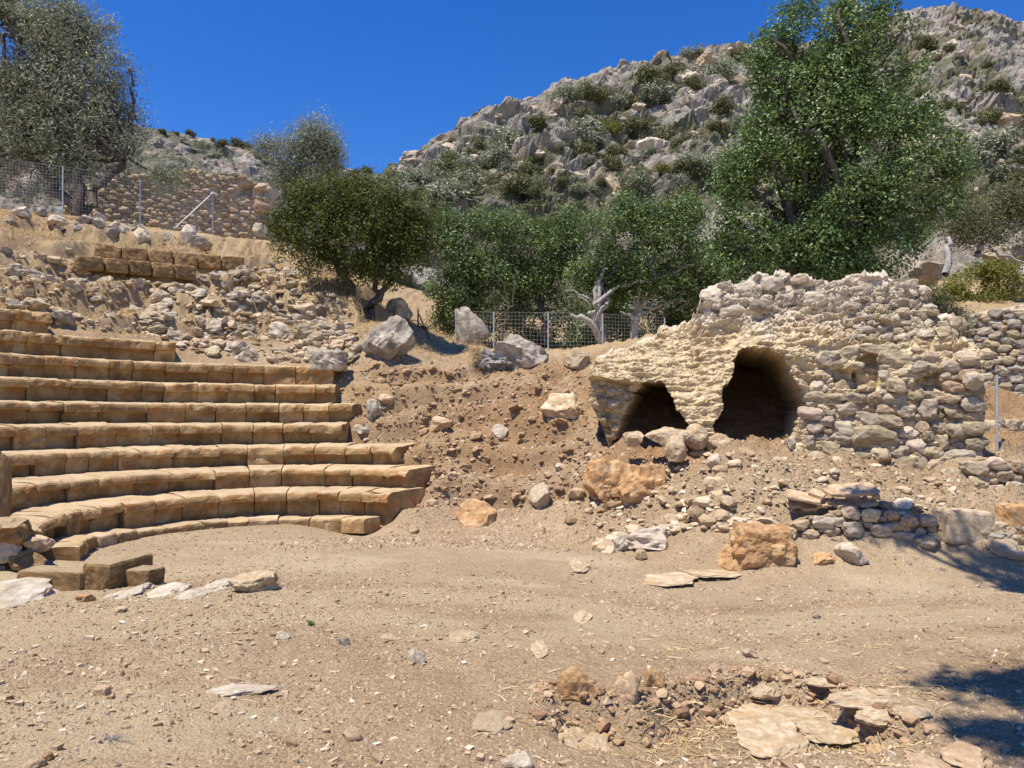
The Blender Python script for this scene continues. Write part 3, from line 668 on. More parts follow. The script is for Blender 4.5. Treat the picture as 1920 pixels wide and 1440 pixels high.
# ------------------------------------------------------------------ generic stone walls (far walls with separate stones)
def rubble_wall(name, label, corners, seed, n, r0, r1, mats, thick=.5, hand=(), body='mortar', holes=(), asp=1.4):
    """corners: list of (px, top_py, bot_py, D) from left to right"""
    c = np.array(corners, float); o = at(c[0, 0], c[0, 2], c[0, 3]); root = thing(name, label, 'wall', tuple(o))
    ncc = 90; nrr = 28; px = np.linspace(c[0, 0], c[-1, 0], ncc)
    top = np.interp(px, c[:, 0], c[:, 1]); bot = np.interp(px, c[:, 0], c[:, 2]); dd = np.interp(px, c[:, 0], c[:, 3])
    top = top+fbm(np.stack([px*.12, px*0, px*0], 1), 3, seed)*3
    def surf(x, y):
        d = np.interp(x, c[:, 0], c[:, 3]); return np.array([at(a, b, e) for a, b, e in zip(x, y, d)])
    X = np.repeat(px[None], nrr, 0); Y = bot[None]+(top-bot)[None]*np.linspace(0, 1, nrr)[:, None]
    S = surf(X.ravel(), Y.ravel()); f1, f2, ci = voro(S*4.5, seed); g = .03*sstep(0, .3, f2-f1)+.03*ci-.06+.05*fbm(S*3, 3, seed)
    push = np.zeros(len(S))
    for h in holes: push += .55*sstep(1, -3, poly_sdf(np.stack([X.ravel(), Y.ravel()], 1), np.array(h, float)))
    S[:, 1] += push-g
    S = S.reshape(nrr, ncc, 3)
    back = S[-1].copy(); back[:, 1] += thick; bb = back.copy(); bb[:, 2] = S[0][:, 2]-.3
    S = np.concatenate([S, back[None], bb[None]], 0)
    lft = S[:, 0].copy(); lft[:, 1] += thick; rgt = S[:, -1].copy(); rgt[:, 1] += thick
    S = np.concatenate([lft[:, None], S, rgt[:, None]], 1)
    me = make_mesh('wall_core', S.reshape(-1, 3)-o, grid_faces(S.shape[0], S.shape[1]), [M[body]])
    a = me.attributes.new('pale', 'FLOAT', 'POINT'); a.data.foreach_set('value', np.full(len(me.vertices), .45, np.float32))
    link('wall_core', me, root)
    poly = np.array([(a_, b_) for a_, b_ in zip(c[:, 0], c[:, 1])]+[(a_, b_) for a_, b_ in zip(c[::-1, 0], c[::-1, 2])], float)
    sp = pack(poly, n, r0, r1, seed+1, hand=hand, avoid=[np.array(h, float) for h in holes], asp=asp)
    dr = math.atan2(c[-1, 3]-c[0, 3], surf(c[-1:, 0], c[-1:, 2])[0][0]-o[0])
    stones_on(surf, sp, root, o, mats, None, seed=seed, proud=.35, rot=dr, nrm=np.array([math.sin(dr), -math.cos(dr)]), sub=1 if r0 < 8 else 2)
    return root
rubble_wall('ruined_house_wall', 'ruined rubble masonry wall with a small square window, behind the left fence', [(120, 360, 415, 33), (200, 332, 430, 33), (340, 318, 445, 34), (430, 322, 452, 35), (470, 338, 458, 35.5), (508, 348, 462, 36)], 310, 300, 6.2, 3.2, ['wall_stone', 'wall_stone', 'dirt_stone'],
            hand=[(492, 352, 17, 9), (490, 390, 17, 11), (488, 434, 15, 14), (500, 372, 8, 10), (498, 412, 8, 8)], holes=[[(446, 347), (472, 347), (470, 365), (446, 365)]], asp=1.55)
rubble_wall('terrace_wall', 'dry stone terrace wall of grey stones at the right edge, above dry grass', [(1812, 590, 752, 15.9), (1850, 585, 756, 15.7), (1920, 572, 762, 15.4), (1985, 565, 766, 15.2)], 320, 210, 11, 5, ['limestone', 'wall_stone', 'grey_stone'])
rubble_wall('low_dry_wall', 'low tumbled dry stone wall behind the single fence post on the right', [(1838, 792, 850, 13.6), (1880, 790, 858, 13.5), (1985, 790, 866, 13.3)], 330, 50, 12, 6, ['limestone', 'wall_stone'])
rubble_wall('shaded_retaining_wall', 'low retaining wall of brown stones at the right edge, right of the ruin foot', [(1775, 895, 975, 10.1), (1815, 866, 978, 10.0), (1870, 862, 975, 9.9), (1985, 866, 978, 9.8)], 340, 60, 17, 7, ['dirt_stone', 'wall_stone'], body='earth')
rubble_wall('forecourt_terrace_wall', 'low rough terrace bank of stones below the right slope, facing the forecourt', [(1470, 985, 1032, 9.12), (1520, 968, 1034, 9.1), (1600, 955, 1036, 9.05), (1700, 958, 1032, 9.0), (1770, 972, 1030, 9.0), (1850, 985, 1036, 8.95), (1985, 990, 1042, 8.9)], 350, 110, 15, 5, ['dirt_stone', 'limestone', 'wall_stone'], body='earth')

# ------------------------------------------------------------------ singled-out boulders and blocks
def flush(name, x0, y0, x1, y1, mat, label, cat='stone', h=.035, seed=1, **k):
    """a flat stone set in the ground, seen from above"""
    D0, D1 = hit((x0+x1)/2, y1), hit((x0+x1)/2, y0); D = (D0+D1)/2; X = ((x0+x1)/2-960)/FPX*D; w = (x1-x0)*D/FPX/2
    z = height(np.array([[X, D]]))[0]
    me = rock_mesh(name, seed, M[mat], 4, False, planes=11, cut=(.6, .95), amp=.16, freq=2.4)
    return tag(link(name, me, loc=(X, D, z), scale=(w, max((D1-D0)/2, .03), h), rot=(0, 0, (seed % 7-3)*.06)), label, cat)
B_ = rock_px
B_('boulder', 676, 588, 776, 692, 'grey_stone', 'large pitted grey boulder with an undercut right side, right of the rows', 'boulder', seed=11, planes=14, amp=.13, depth=.8, sub=5, freq=2.6, under=.9, box=.3, rot=(0, .25, 0))
B_('squared_boulder', 585, 659, 648, 693, 'grey_stone', 'blue grey squared boulder lying behind the end of the seventh seat row', 'boulder', seed=12, box=.7, planes=8, D=15.9)
B_('long_boulder', 912, 627, 1030, 695, 'grey_stone', 'long grey boulder like a fallen column in front of the middle fence', 'boulder', seed=13, box=.4, planes=14, amp=.12, depth=.5, sub=5)
B_('stump', 888, 652, 962, 699, 'driftwood', 'weathered dark tree stump leaning against the long grey boulder', 'stump', seed=14, planes=6, amp=.38, freq=3.5, depth=.8, sub=4)
B_('boulder', 1056, 655, 1112, 694, 'limestone', 'pale rounded boulder beside the dead trunk, left of the vault', 'boulder', seed=15, amp=.12)
B_('pointed_boulder', 848, 572, 914, 648, 'grey_stone', 'tall pointed grey boulder standing behind the middle fence', 'boulder', seed=16, D=23.2, planes=12, cut=(.5, .85), depth=.9, taper=.3, rot=(0, -.35, 0))
B_('boulder', 722, 560, 775, 606, 'limestone', 'pale boulder on the dry bank under the dark tree', 'boulder', seed=17)
B_('red_rock', 854, 935, 932, 984, 'orange_stone', 'half buried reddish rock with a white weathered left side below the slope', 'rock', seed=18, planes=8, amp=.12, depth=.9)
B_('orange_block', 1346, 980, 1494, 1062, 'orange_stone', 'big rough orange sandstone block half buried at the forecourt edge', 'block', seed=19, box=.5, planes=9, cut=(.62, .95), freq=3, amp=.13, sink=.35, depth=.6, sub=5)
B_('red_block', 1092, 862, 1184, 932, 'orange_stone', 'left half of a broken reddish block below the vault', 'block', seed=20, sink=.5, box=.66, planes=12, cut=(.62, .95), amp=.13, freq=3, depth=.6, sub=5, rot=(-.15, .08, .1))
B_('red_block', 1158, 872, 1254, 936, 'orange_stone', 'right half of a broken reddish block below the vault', 'block', seed=21, sink=.5, box=.66, planes=12, cut=(.62, .95), amp=.14, freq=3, depth=.6, sub=5, rot=(-.15, -.06, -.1))
B_('boulder', 1012, 736, 1092, 792, 'bedrock', 'pale yellow boulder stuck in the bank left of the vault', 'boulder', seed=22, planes=12, amp=.14)
B_('boulder', 1282, 794, 1326, 841, 'bedrock', 'round boulder balanced between the two cave openings', 'boulder', seed=23, D=11.6, planes=8, cut=(.75, .95))
B_('fallen_stone', 1208, 800, 1292, 838, 'bedrock', 'long fallen stone lying across the left cave mouth', 'stone', seed=24, D=11.75, planes=10, depth=.5, box=.3)
B_('boulder', 1246, 815, 1290, 862, 'bedrock', 'rounded stone below the left cave mouth', 'boulder', seed=25, D=11.5, planes=9)
B_('boulder', 1322, 812, 1380, 850, 'bedrock', 'broken pale stone at the foot of the hanging spandrel', 'boulder', seed=26, D=11.5, planes=14, amp=.15)
B_('boulder', 1325, 850, 1352, 882, 'dirt_stone', 'small round brown stone on the earth below the caves', 'stone', seed=27)
B_('fallen_stone', 1168, 808, 1206, 836, 'bedrock', 'jagged stone at the left jamb of the left cave', 'stone', seed=28, D=11.8)
B_('post_stone', 1474, 820, 1492, 842, 'wall_stone', 'small upright stone at the right jamb of the big cave', 'stone', seed=29, box=.6, D=11.2)
B_('white_rock', 1566, 1018, 1624, 1062, 'pale_stone', 'pale grey rock leaning at the foot of the terrace bank', 'rock', seed=30, planes=10, rot=(0, .3, 0))
B_('corner_block', 1752, 955, 1850, 1012, 'bedrock', 'squared tilted building block on the terrace edge at the right', 'block', seed=31, box=.8, planes=5, amp=.05, rot=(0, .08, .15), depth=.6)
B_('edge_block', 1880, 946, 1960, 1000, 'orange_stone', 'ochre building block cut by the right edge of the view', 'block', seed=32, box=.7, planes=6, amp=.06, depth=.7)
B_('flat_rock', 1836, 978, 1906, 1012, 'pale_stone', 'flat pale rock between the two building blocks on the right', 'rock', seed=33, planes=10)
B_('flat_rock', 1700, 1000, 1770, 1030, 'limestone', 'flat grey rock at the foot of the tilted building block', 'rock', seed=133, planes=10)
B_('rock', 1840, 1010, 1925, 1046, 'limestone', 'layered grey rock below the flat pale rock at the right', 'rock', seed=134, planes=12, amp=.14)
B_('yellow_rock', 1520, 1036, 1566, 1058, 'orange_stone', 'small yellow rock flush with the ground near the terrace bank', 'rock', seed=34)
B_('pale_rock', 1466, 985, 1502, 1006, 'pale_stone', 'small pale rock beside the big orange block', 'rock', seed=35)
B_('rock', 1146, 1000, 1182, 1036, 'wall_stone', 'yellowish rock with a dark hollow on the slope foot', 'rock', seed=36, amp=.2)
B_('rock', 1172, 985, 1262, 1032, 'dirt_stone', 'broad brown rock with a broken right side on the slope foot', 'rock', seed=37, amp=.16)
B_('pale_boulder', 1846, 462, 1932, 506, 'limestone', 'pale rock shelf behind the yellow green shrub at the right edge', 'rock', seed=150, D=24)
B_('pale_boulder', 1884, 500, 1960, 566, 'grey_stone', 'dark mouthed grey boulder at the right edge behind the yellow green shrub', 'boulder', seed=151, D=20)
B_('pale_boulder', 1700, 486, 1770, 540, 'limestone', 'pale rock seen between the carob trunk and the right shrub', 'rock', seed=152, D=21)
# foreground
flush('limestone_boulder', -60, 1096, 106, 1146, 'pale_stone', 'flat white limestone boulder at the left edge of the forecourt', 'boulder', h=.14, seed=40)
B_('pale_rock', 430, 1072, 524, 1112, 'bedrock', 'pale rock rising from the ground at the near edge of the orchestra', 'rock', seed=41, planes=12, amp=.16, depth=.6, sub=5)
for i, (x0, y0, x1, y1, lb) in enumerate([(290, 1098, 352, 1122, 'flat white stone left of the pale orchestra rock'), (340, 1106, 392, 1128, 'flat grey stone nearest the pale orchestra rock'), (220, 1102, 282, 1126, 'low white stone in front of the loose sandstone blocks'), (384, 1094, 432, 1116, 'small white crust touching the pale orchestra rock')]):
    flush('flat_stone', x0, y0, x1, y1, 'pale_stone', lb, h=.05, seed=42+i)
B_('red_stone', 145, 1112, 180, 1130, 'orange_stone', 'reddish flat stone beside the white boulder at the left', 'stone', seed=47)
B_('rock', 1044, 1250, 1122, 1312, 'orange_stone', 'tan angular rock in the dug bank, leftmost of the pair', 'rock', seed=50, planes=14, amp=.12, depth=.8, rot=(0, .15, .3))
B_('rock', 1146, 1262, 1202, 1320, 'tile_stone', 'tan angular rock in the dug bank, right of the other one', 'rock', seed=51, planes=14, amp=.12, depth=.8, rot=(0, .35, .1))
B_('rock', 1206, 1254, 1246, 1290, 'orange_stone', 'smaller brown rock on the crest of the dug bank', 'rock', seed=52)
B_('rock', 1328, 1244, 1352, 1264, 'tile_stone', 'small tan stone at the far end of the dug bank', 'stone', seed=53)
B_('rock', 1392, 1216, 1420, 1236, 'dirt_stone', 'small dark stone at the right end of the dug bank', 'stone', seed=54)
flush('grey_slab', 394, 1288, 526, 1310, 'pale_stone', 'long thin grey slab flush with the gravel', 'slab', h=.025, seed=55)
B_('tile_fragment', 636, 1364, 682, 1390, 'tile_stone', 'triangular tan tile fragment lying on the gravel', 'tile', seed=56, planes=8, cut=(.35, .7), amp=.03)
B_('cube_stone', 179, 1288, 203, 1306, 'tile_stone', 'small cube shaped stone on the gravel at the left', 'stone', seed=57, box=.8, planes=5)
flush('grey_rock', 886, 1338, 962, 1380, 'limestone', 'flat speckled grey rock set in the foreground gravel', 'rock', seed=58)
B_('pale_rock', 940, 1408, 1000, 1446, 'pale_stone', 'pale rock at the bottom edge of the gravel', 'rock', seed=59)
for i, (x0, y0, x1, y1, lb, mt) in enumerate([(520, 1190, 552, 1203, 'white oval pebble stone in the middle of the gravel', 'pale_stone'), (716, 1190, 748, 1204, 'white rounded stone right of the gravel middle', 'bedrock'), (634, 1196, 656, 1212, 'small dark grey stone on the gravel', 'grey_stone'), (764, 1216, 800, 1246, 'pale chipped stone with a flat chip beside it', 'pale_stone'), (834, 1186, 900, 1206, 'pale flat stone at the far gravel', 'bedrock'), (214, 1136, 238, 1150, 'brown stone behind the left gravel', 'tile_stone'), (404, 1318, 450, 1338, 'flat cream stone below the long grey slab', 'bedrock'), (1072, 1146, 1110, 1172, 'pale stone at the middle of the forecourt', 'bedrock'), (1524, 1150, 1540, 1162, 'small grey pebble stone on the smooth right ground', 'grey_stone'), (78, 1410, 100, 1430, 'reddish stone in the bottom left gravel', 'orange_stone'), (40, 1424, 82, 1444, 'tan stone in the bottom left corner', 'tile_stone'), (84, 1384, 106, 1396, 'brown stone above the bottom left corner', 'dirt_stone'), (992, 1204, 1030, 1238, 'grey stone left of the dug bank', 'bedrock'), (1190, 1030, 1214, 1052, 'brown stone on the orchestra side ground', 'tile_stone'), (1058, 1044, 1104, 1076, 'pale flat rock on the right of the orchestra', 'bedrock')]):
    (flush('loose_stone', x0, y0, x1, y1, mt, lb, h=.03, seed=80+i) if i in (0, 1, 4, 6, 7, 12, 14) else B_('loose_stone', x0, y0, x1, y1, mt, lb, 'stone', seed=80+i, planes=12, depth=.8, sub=3))
# bedrock outcrops
def outcrop(name, label, pieces, mat, seed):
    px = np.mean([(p[0]+p[2])/2 for p in pieces]); py = max(p[3] for p in pieces); o, D = ghit(px, py-4); root = thing(name, label, 'outcrop', tuple(o))
    for i, (x0, y0, x1, y1, hh) in enumerate(pieces):
        D = hit((x0+x1)/2, y1-1); Db = hit((x0+x1)/2, y0+1); c = at((x0+x1)/2, 0, 1); w = (x1-x0)*D/FPX/2; X = ((x0+x1)/2-960)/FPX*(D+Db)/2; Yc = (D+Db)/2
        z = height(np.array([[X, Yc]]))[0]
        link('slab', rock_mesh('slab', seed+i, M[mat], 4, False, planes=9, cut=(.6, .95), amp=.13, freq=2.6), root, (X-o[0], Yc-o[1], z-o[2]+hh*.15), (0, 0, random.uniform(-.2, .2)), (w*1.12, max((Db-D)/2, .08)*1.25, hh*.45))
outcrop('bedrock_outcrop', 'pale yellow bedrock outcrop breaking the ground at the lower right', [(1340, 1315, 1480, 1392, .09), (1440, 1300, 1560, 1370, .10), (1545, 1312, 1668, 1372, .09), (1380, 1368, 1500, 1425, .08), (1490, 1352, 1600, 1402, .10), (1592, 1355, 1672, 1392, .09), (1660, 1330, 1728, 1384, .07), (1392, 1286, 1450, 1318, .09), (1500, 1286, 1570, 1312, .05)], 'bedrock', 600)
outcrop('small_bedrock_outcrop', 'narrow pale bedrock rib at the bottom, left of the straw', [(1040, 1338, 1096, 1392, .06), (1058, 1392, 1140, 1450, .08), (1030, 1372, 1080, 1410, .05)], 'bedrock', 640)
outcrop('corner_outcrop', 'reddish flat bedrock at the bottom right corner', [(1745, 1398, 1832, 1450, .07), (1690, 1420, 1760, 1460, .05)], 'tile_stone', 660)
outcrop('orchestra_bedrock', 'low pale bedrock crust between forecourt and the orange block', [(1170, 1060, 1300, 1100, .03), (1280, 1050, 1400, 1090, .04)], 'bedrock', 680)
# loose sandstone blocks left
def cut_block(name, x0, y0, x1, y1, rz, dims, label, seed, mat='sandstone'):
    p, D = ghit((x0+x1)/2, y1-2); w, d, h = dims
    me = block_mesh(name, seed, M[mat], amp=.035, box=.95)
    c = at((x0+x1)/2, (y0+y1)/2, D+.2)
    z0 = height(np.array([[c[0], c[1]]]))[0]
    return tag(link(name, me, loc=(c[0], c[1], z0+h/2-.03), rot=(0, 0, rz), scale=(w/2, d/2, h/2)), label, 'block')
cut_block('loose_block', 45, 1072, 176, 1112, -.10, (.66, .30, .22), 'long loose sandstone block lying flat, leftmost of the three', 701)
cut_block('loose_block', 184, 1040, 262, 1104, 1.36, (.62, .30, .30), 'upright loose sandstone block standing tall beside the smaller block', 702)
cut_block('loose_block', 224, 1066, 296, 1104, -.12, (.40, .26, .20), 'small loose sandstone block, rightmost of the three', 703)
# heap at the left edge
for i, (x0, y0, x1, y1, mt, lb) in enumerate([(-30, 970, 50, 1018, 'sandstone', 'dark brown stone on top of the heap at the left edge'), (-20, 1012, 40, 1052, 'dirt_stone', 'middle stone of the heap at the left edge'), (24, 1030, 92, 1072, 'sandstone', 'rounded brown stone at the front of the left heap'), (-40, 1050, 36, 1096, 'dirt_stone', 'lowest stone of the heap at the left edge'), (40, 1004, 96, 1034, 'dirt_stone', 'stone wedged under the first kerb stones'), (-60, 1075, 12, 1110, 'limestone', 'grey stone behind the white boulder at the left')]):
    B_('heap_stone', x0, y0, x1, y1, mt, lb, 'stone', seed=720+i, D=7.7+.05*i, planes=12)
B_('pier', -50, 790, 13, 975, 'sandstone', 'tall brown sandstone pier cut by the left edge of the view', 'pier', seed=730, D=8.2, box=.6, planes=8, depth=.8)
# stacked slabs
SL = [(1477, 918, 1536, 946, .0, -.3), (1520, 912, 1545, 940, .0, .9), (1478, 938, 1502, 950, .1, 0), (1500, 944, 1530, 954, 0, .1), (1536, 934, 1556, 944, 0, 0), (1545, 912, 1600, 934, 0, .25), (1556, 935, 1592, 954, 0, .5), (1580, 938, 1612, 956, 0, .6), (1560, 908, 1640, 928, -.1, -.1), (1605, 934, 1642, 952, .1, .2), (1528, 938, 1548, 950, 0, 0), (1632, 918, 1642, 934, 0, .2)]
WHERE = ['largest flat pink slab at the left of the pile', 'slab tilted upright behind the largest one', 'thin slab edge under the largest one', 'short slab under the middle of the pile', 'small block shaped slab in the middle of the pile', 'broad slab at the centre of the pile', 'dark edged slab sliding down at the centre', 'long narrow slab slanting down at the right of centre', 'longest orange slab at the top of the pile', 'rounded slab at the right end of the pile', 'smallest slab wedged low in the middle', 'chip of slab behind the right end']
for i, (x0, y0, x1, y1, tx, tz) in enumerate(SL):
    D = hit((x0+x1)/2, 955); c = at((x0+x1)/2, (y0+y1)/2, D-.10+.012*(i % 5)); w = (x1-x0)*D/FPX
    me = block_mesh('slab', 760+i, M['tile_stone'], amp=.05)
    tag(link('slab', me, loc=c, rot=(R(18)+random.uniform(-.1, .1), random.uniform(-.12, .12)-tz*.25, tz), scale=(w/2, max(.09, w*.3), .022)), WHERE[i], 'slab', 'stacked slabs on the terrace edge')
# boulders along the top of the slope
TB = [(22, 386, 60, 415, 'jagged grey boulder, leftmost on the terrace below the fence'), (62, 388, 88, 408, 'pale boulder behind the leftmost fence post'), (88, 376, 128, 400, 'rounded boulder right at the foot of the first fence post'), (88, 404, 124, 424, 'white slab like boulder on the terrace path'), (146, 402, 176, 424, 'white boulder at the left of the dense cluster'), (168, 408, 205, 436, 'dark boulder in the dense cluster'), (205, 418, 240, 440, 'grey boulder in the middle of the cluster'), (190, 426, 222, 446, 'low boulder in front of the cluster'), (132, 416, 158, 436, 'pale round boulder in front of the cluster'), (250, 428, 288, 456, 'white boulder right of the cluster'), (246, 420, 262, 436, 'small dark boulder below the second fence post'), (296, 434, 328, 458, 'flat topped boulder left of the big round one'), (332, 422, 370, 458, 'big round grey boulder under the fence brace'), (358, 444, 400, 470, 'white sloping boulder, rightmost on the terrace'), (10, 408, 34, 424, 'low brown boulder at the left end of the path'), (178, 400, 202, 418, 'white boulder at the back of the cluster')]
for i, (x0, y0, x1, y1, lb) in enumerate(TB): B_('boulder', x0, y0, x1, y1, 'grey_stone' if i % 3 else 'pale_stone', lb, 'boulder', 'boulders along the top terrace', seed=800+i, sub=3, planes=16, cut=(.45, .8), D=hit((x0+x1)/2, y1-1))

# ------------------------------------------------------------------ fences
def tube(path, rad, sides=6):
    path = np.asarray(path, float); n = len(path); rad = np.broadcast_to(rad, (n,)).astype(float)
    T = np.gradient(path, axis=0); T /= np.linalg.norm(T, axis=1)[:, None]+1e-12
    up = np.where(np.abs(T[:, 2:3]) > .9, np.array([[1., 0, 0]]), np.array([[0, 0, 1.]]))
    A = np.cross(T, up); A /= np.linalg.norm(A, axis=1)[:, None]+1e-12; B = np.cross(T, A)
    th = np.linspace(0, 2*np.pi, sides, endpoint=False)
    V = path[:, None]+rad[:, None, None]*(A[:, None]*np.cos(th)[None, :, None]+B[:, None]*np.sin(th)[None, :, None])
    i = np.arange(n-1)[:, None]*sides; k = np.arange(sides)[None]; k2 = (k+1) % sides
    F = np.stack([i+k, i+k2, i+sides+k2, i+sides+k], 2).reshape(-1, 4)
    return V.reshape(-1, 3), F
def tubes(parts):
    V, F, o = [], [], 0
    for v, f in parts: V.append(v); F.append(f+o); o += len(v)
    return np.vstack(V), np.vstack(F)
def fence(label, posts, cell=.1, braces=(), wr=.0032, wires=True, pm='galvanised', ends=()):
    """posts: (px, top_py, bot_py, D)"""
    b = [at(p[0], p[2], p[3]) for p in posts]; t = [at(p[0], p[1], p[3]) for p in posts]
    root = thing('wire_fence', label, 'fence', tuple(b[0]))
    o = b[0]
    for p, q, d in zip(b, t, posts):
        if d[0] in ends: continue
        v, f = tube([p-o-np.array([0, 0, .25]), q-o], .022, 8); link('post', make_mesh('post', v, f, [M[pm]], True), root)
    for (x0, y0, d0, x1, y1, d1) in braces:
        v, f = tube([at(x0, y0, d0)-o, at(x1, y1, d1)-o], .02, 6); link('brace', make_mesh('brace', v, f, [M[pm]], True), root)
    if wires:
        W = []
        for i in range(len(b)-1):
            L_ = np.linalg.norm((b[i+1]-b[i])[:2]); n = max(2, int(L_/cell))
            for k in range(n):
                s = k/n; lo = b[i]+(b[i+1]-b[i])*s; hi = t[i]+(t[i+1]-t[i])*s; W.append(tube([lo-o, hi-o], wr, 3))
            hh = np.linalg.norm(t[i]-b[i]); m = int(hh/cell)
            for k in range(m+1):
                s = k/m; W.append(tube([b[i]+(t[i]-b[i])*s-o, b[i+1]+(t[i+1]-b[i+1])*s-o], wr*(1.3 if k in (0, m) else 1), 3))
        v, f = tubes(W); link('wire_mesh', make_mesh('wire_mesh', v, f, [M['wire']]), root)
    return root
fence('galvanised wire fence along the top of the slope below the big olive', [(-150, 280, 372, 23.6), (-8, 296, 388, 23.8), (118, 312, 402, 24), (263, 335, 419, 26), (399, 360, 438, 28.3)], braces=[(399, 362, 28.3, 330, 426, 27.2)])
fence('galvanised wire fence across the middle in front of the green carobs', [(855, 583, 656, 21.6), (926, 585, 660, 21.7), (1028, 586, 668, 21.5), (1130, 588, 668, 21.6), (1246, 596, 664, 22.2)], wr=.003)
fence('pair of bare dark iron posts left of the middle fence', [(784, 580, 636, 21.0)], braces=[(786, 590, 21.0, 808, 642, 20.6)], wires=False, pm='dark_iron')
fence('single leaning galvanised fence post with wire at the right edge', [(1869, 703, 850, 12.2), (1990, 706, 852, 12.0)], cell=.09, wr=.0022, ends=(1990,))

# ------------------------------------------------------------------ trees and shrubs
def leaves(blobs, n, size, aspect, seed, cluster=5, spread=.16, gap=.0, gfreq=1.6, shell=.5, up=.5, cup=.25, tvar=.5):
    """leaf-sized quads in clumps through the outer part of blob volumes; blobs (x,y,z,rx,ry,rz)"""
    rg = np.random.default_rng(seed); bl = np.array(blobs, float); w = (bl[:, 3]*bl[:, 4]*bl[:, 5])**.67; w /= w.sum()
    nc = n//cluster; C = np.zeros((0, 3)); U = np.zeros((0, 3))
    while len(C) < nc:
        k = rg.choice(len(bl), nc*2, p=w); d = rg.normal(size=(nc*2, 3)); d /= np.linalg.norm(d, axis=1)[:, None]
        rr = shell+(1-shell)*rg.random(nc*2)**.7; rr *= 1+.22*fbm(d*2.2+k[:, None]*7.7, 3, seed % 90)
        c = bl[k, :3]+bl[k, 3:]*d*rr[:, None]
        keep = fbm(c*gfreq, 3, seed % 70+2) > gap
        C = np.vstack([C, c[keep]]); U = np.vstack([U, d[keep]])
    C, U = C[:nc], U[:nc]; ct = rg.random(nc)
    c = np.repeat(C, cluster, 0); u = np.repeat(U, cluster, 0); ct = np.repeat(ct, cluster)
    m = len(c); p = c+rg.normal(size=(m, 3))*spread
    cn = np.repeat(U*.7+rg.normal(size=U.shape)*.55+np.array([0, 0, up]), cluster, 0); nrm = rg.normal(size=(m, 3))*.42+cn; nrm /= np.linalg.norm(nrm, axis=1)[:, None]
    ax = np.cross(nrm, rg.normal(size=(m, 3))); ax /= np.linalg.norm(ax, axis=1)[:, None]; sd_ = np.cross(nrm, ax)
    L_ = size*rg.uniform(.65, 1.3, (m, 1)); W = L_*aspect
    mid_ = p+ax*L_*.45-nrm*L_*cup*.3
    V = np.stack([p, mid_+sd_*W*.5, p+ax*L_-nrm*L_*cup, mid_-sd_*W*.5], 1).reshape(-1, 3)
    F = np.arange(m*4).reshape(-1, 4)
    return V, F, np.where(ct > .9965, 1, np.clip(.5+(ct-.5)*tvar+rg.normal(size=m)*.2, 0, .98)), C

def px_blobs(lst, D, ry=.9):
    out = []
    for b in lst:
        px, py, rx, rz = b[:4]; d = D+(b[4] if len(b) > 4 else 0)
        c = at(px, py, d); k = d/FPX; out.append((c[0], c[1], c[2], rx*k, (rx+rz)/2*k*ry, rz*k))
    return out
def limb(a, b, r0, r1, seed, n=8, sag=.12):
    rg = np.random.default_rng(seed); a, b = np.array(a, float), np.array(b, float); s = np.linspace(0, 1, n)[:, None]; L_ = np.linalg.norm(b-a)
    p = a+(b-a)*s; off = np.cumsum(rg.normal(size=(n, 3)), 0)*.05*L_; off -= off[0]; off -= s*off[-1]
    p = p+off+np.array([0, 0, 1])*(sag*L_*np.sin(s*np.pi))*np.array([[0, 0, 1]])
    return tube(p, np.linspace(r0, r1, n), 7), p
def tree(name, label, cat, base, blobs, n, leaf, aspect, mat, seed, trunk_r=.14, bark='bark', fork=None, twigs=40, stems=1, group=None, limbs=None, extra=(), **k):
    base = np.array(base, float); root = thing(name, label, cat, tuple(base), group)
    V, F, T, C = leaves(blobs, n, leaf, aspect, seed, **k)
    link('crown', make_mesh('crown', V-base, F, [M[mat]], False, T), root)
    rg = np.random.default_rng(seed+1); SP = [[] for _ in range(stems)]; bl = np.array(blobs); cen = bl[:, :3].mean(0); nodes = []; own = []
    for s in range(stems):
        fk = np.array(fork[s] if fork else base+(cen-base)*.35+rg.normal(size=3)*.1); tb = base+np.array([rg.uniform(-.15, .15)*(stems > 1), 0, -.2])
        (t, p) = limb(tb, fk, trunk_r, trunk_r*.6, seed+s*11, sag=.02); parts = SP[s]; parts.append(t)
        sel = [i for i in range(len(bl)) if i % stems == s]
        for i in sel[:limbs]:
            (t, q) = limb(fk, bl[i, :3], trunk_r*.5, trunk_r*.12, seed+i*7+3); parts.append(t); nodes += list(q[3:]); own += [s]*len(q[3:])
    nodes = np.array(nodes)
    for i in rg.choice(len(C), min(twigs, len(C)), replace=False):
        ka = int(np.argmin(((nodes-C[i])**2).sum(1))); a = nodes[ka]; parts = SP[own[ka]]
        if np.linalg.norm(a-C[i]) > .15: parts.append(limb(a, C[i], trunk_r*.13, trunk_r*.03, seed+int(i), n=5)[0])
    for a, b, r0, r1 in extra:
        v, f = limb(a, b, r0, r1, int(a[0]*100) % 977+3)[0]; link('branch', make_mesh('branch', v-base, f, [M[bark]], True), root)
    for parts in SP:
        v, f = tubes(parts); link('trunk', make_mesh('trunk', v-base, f, [M[bark]], True), root)
    return root
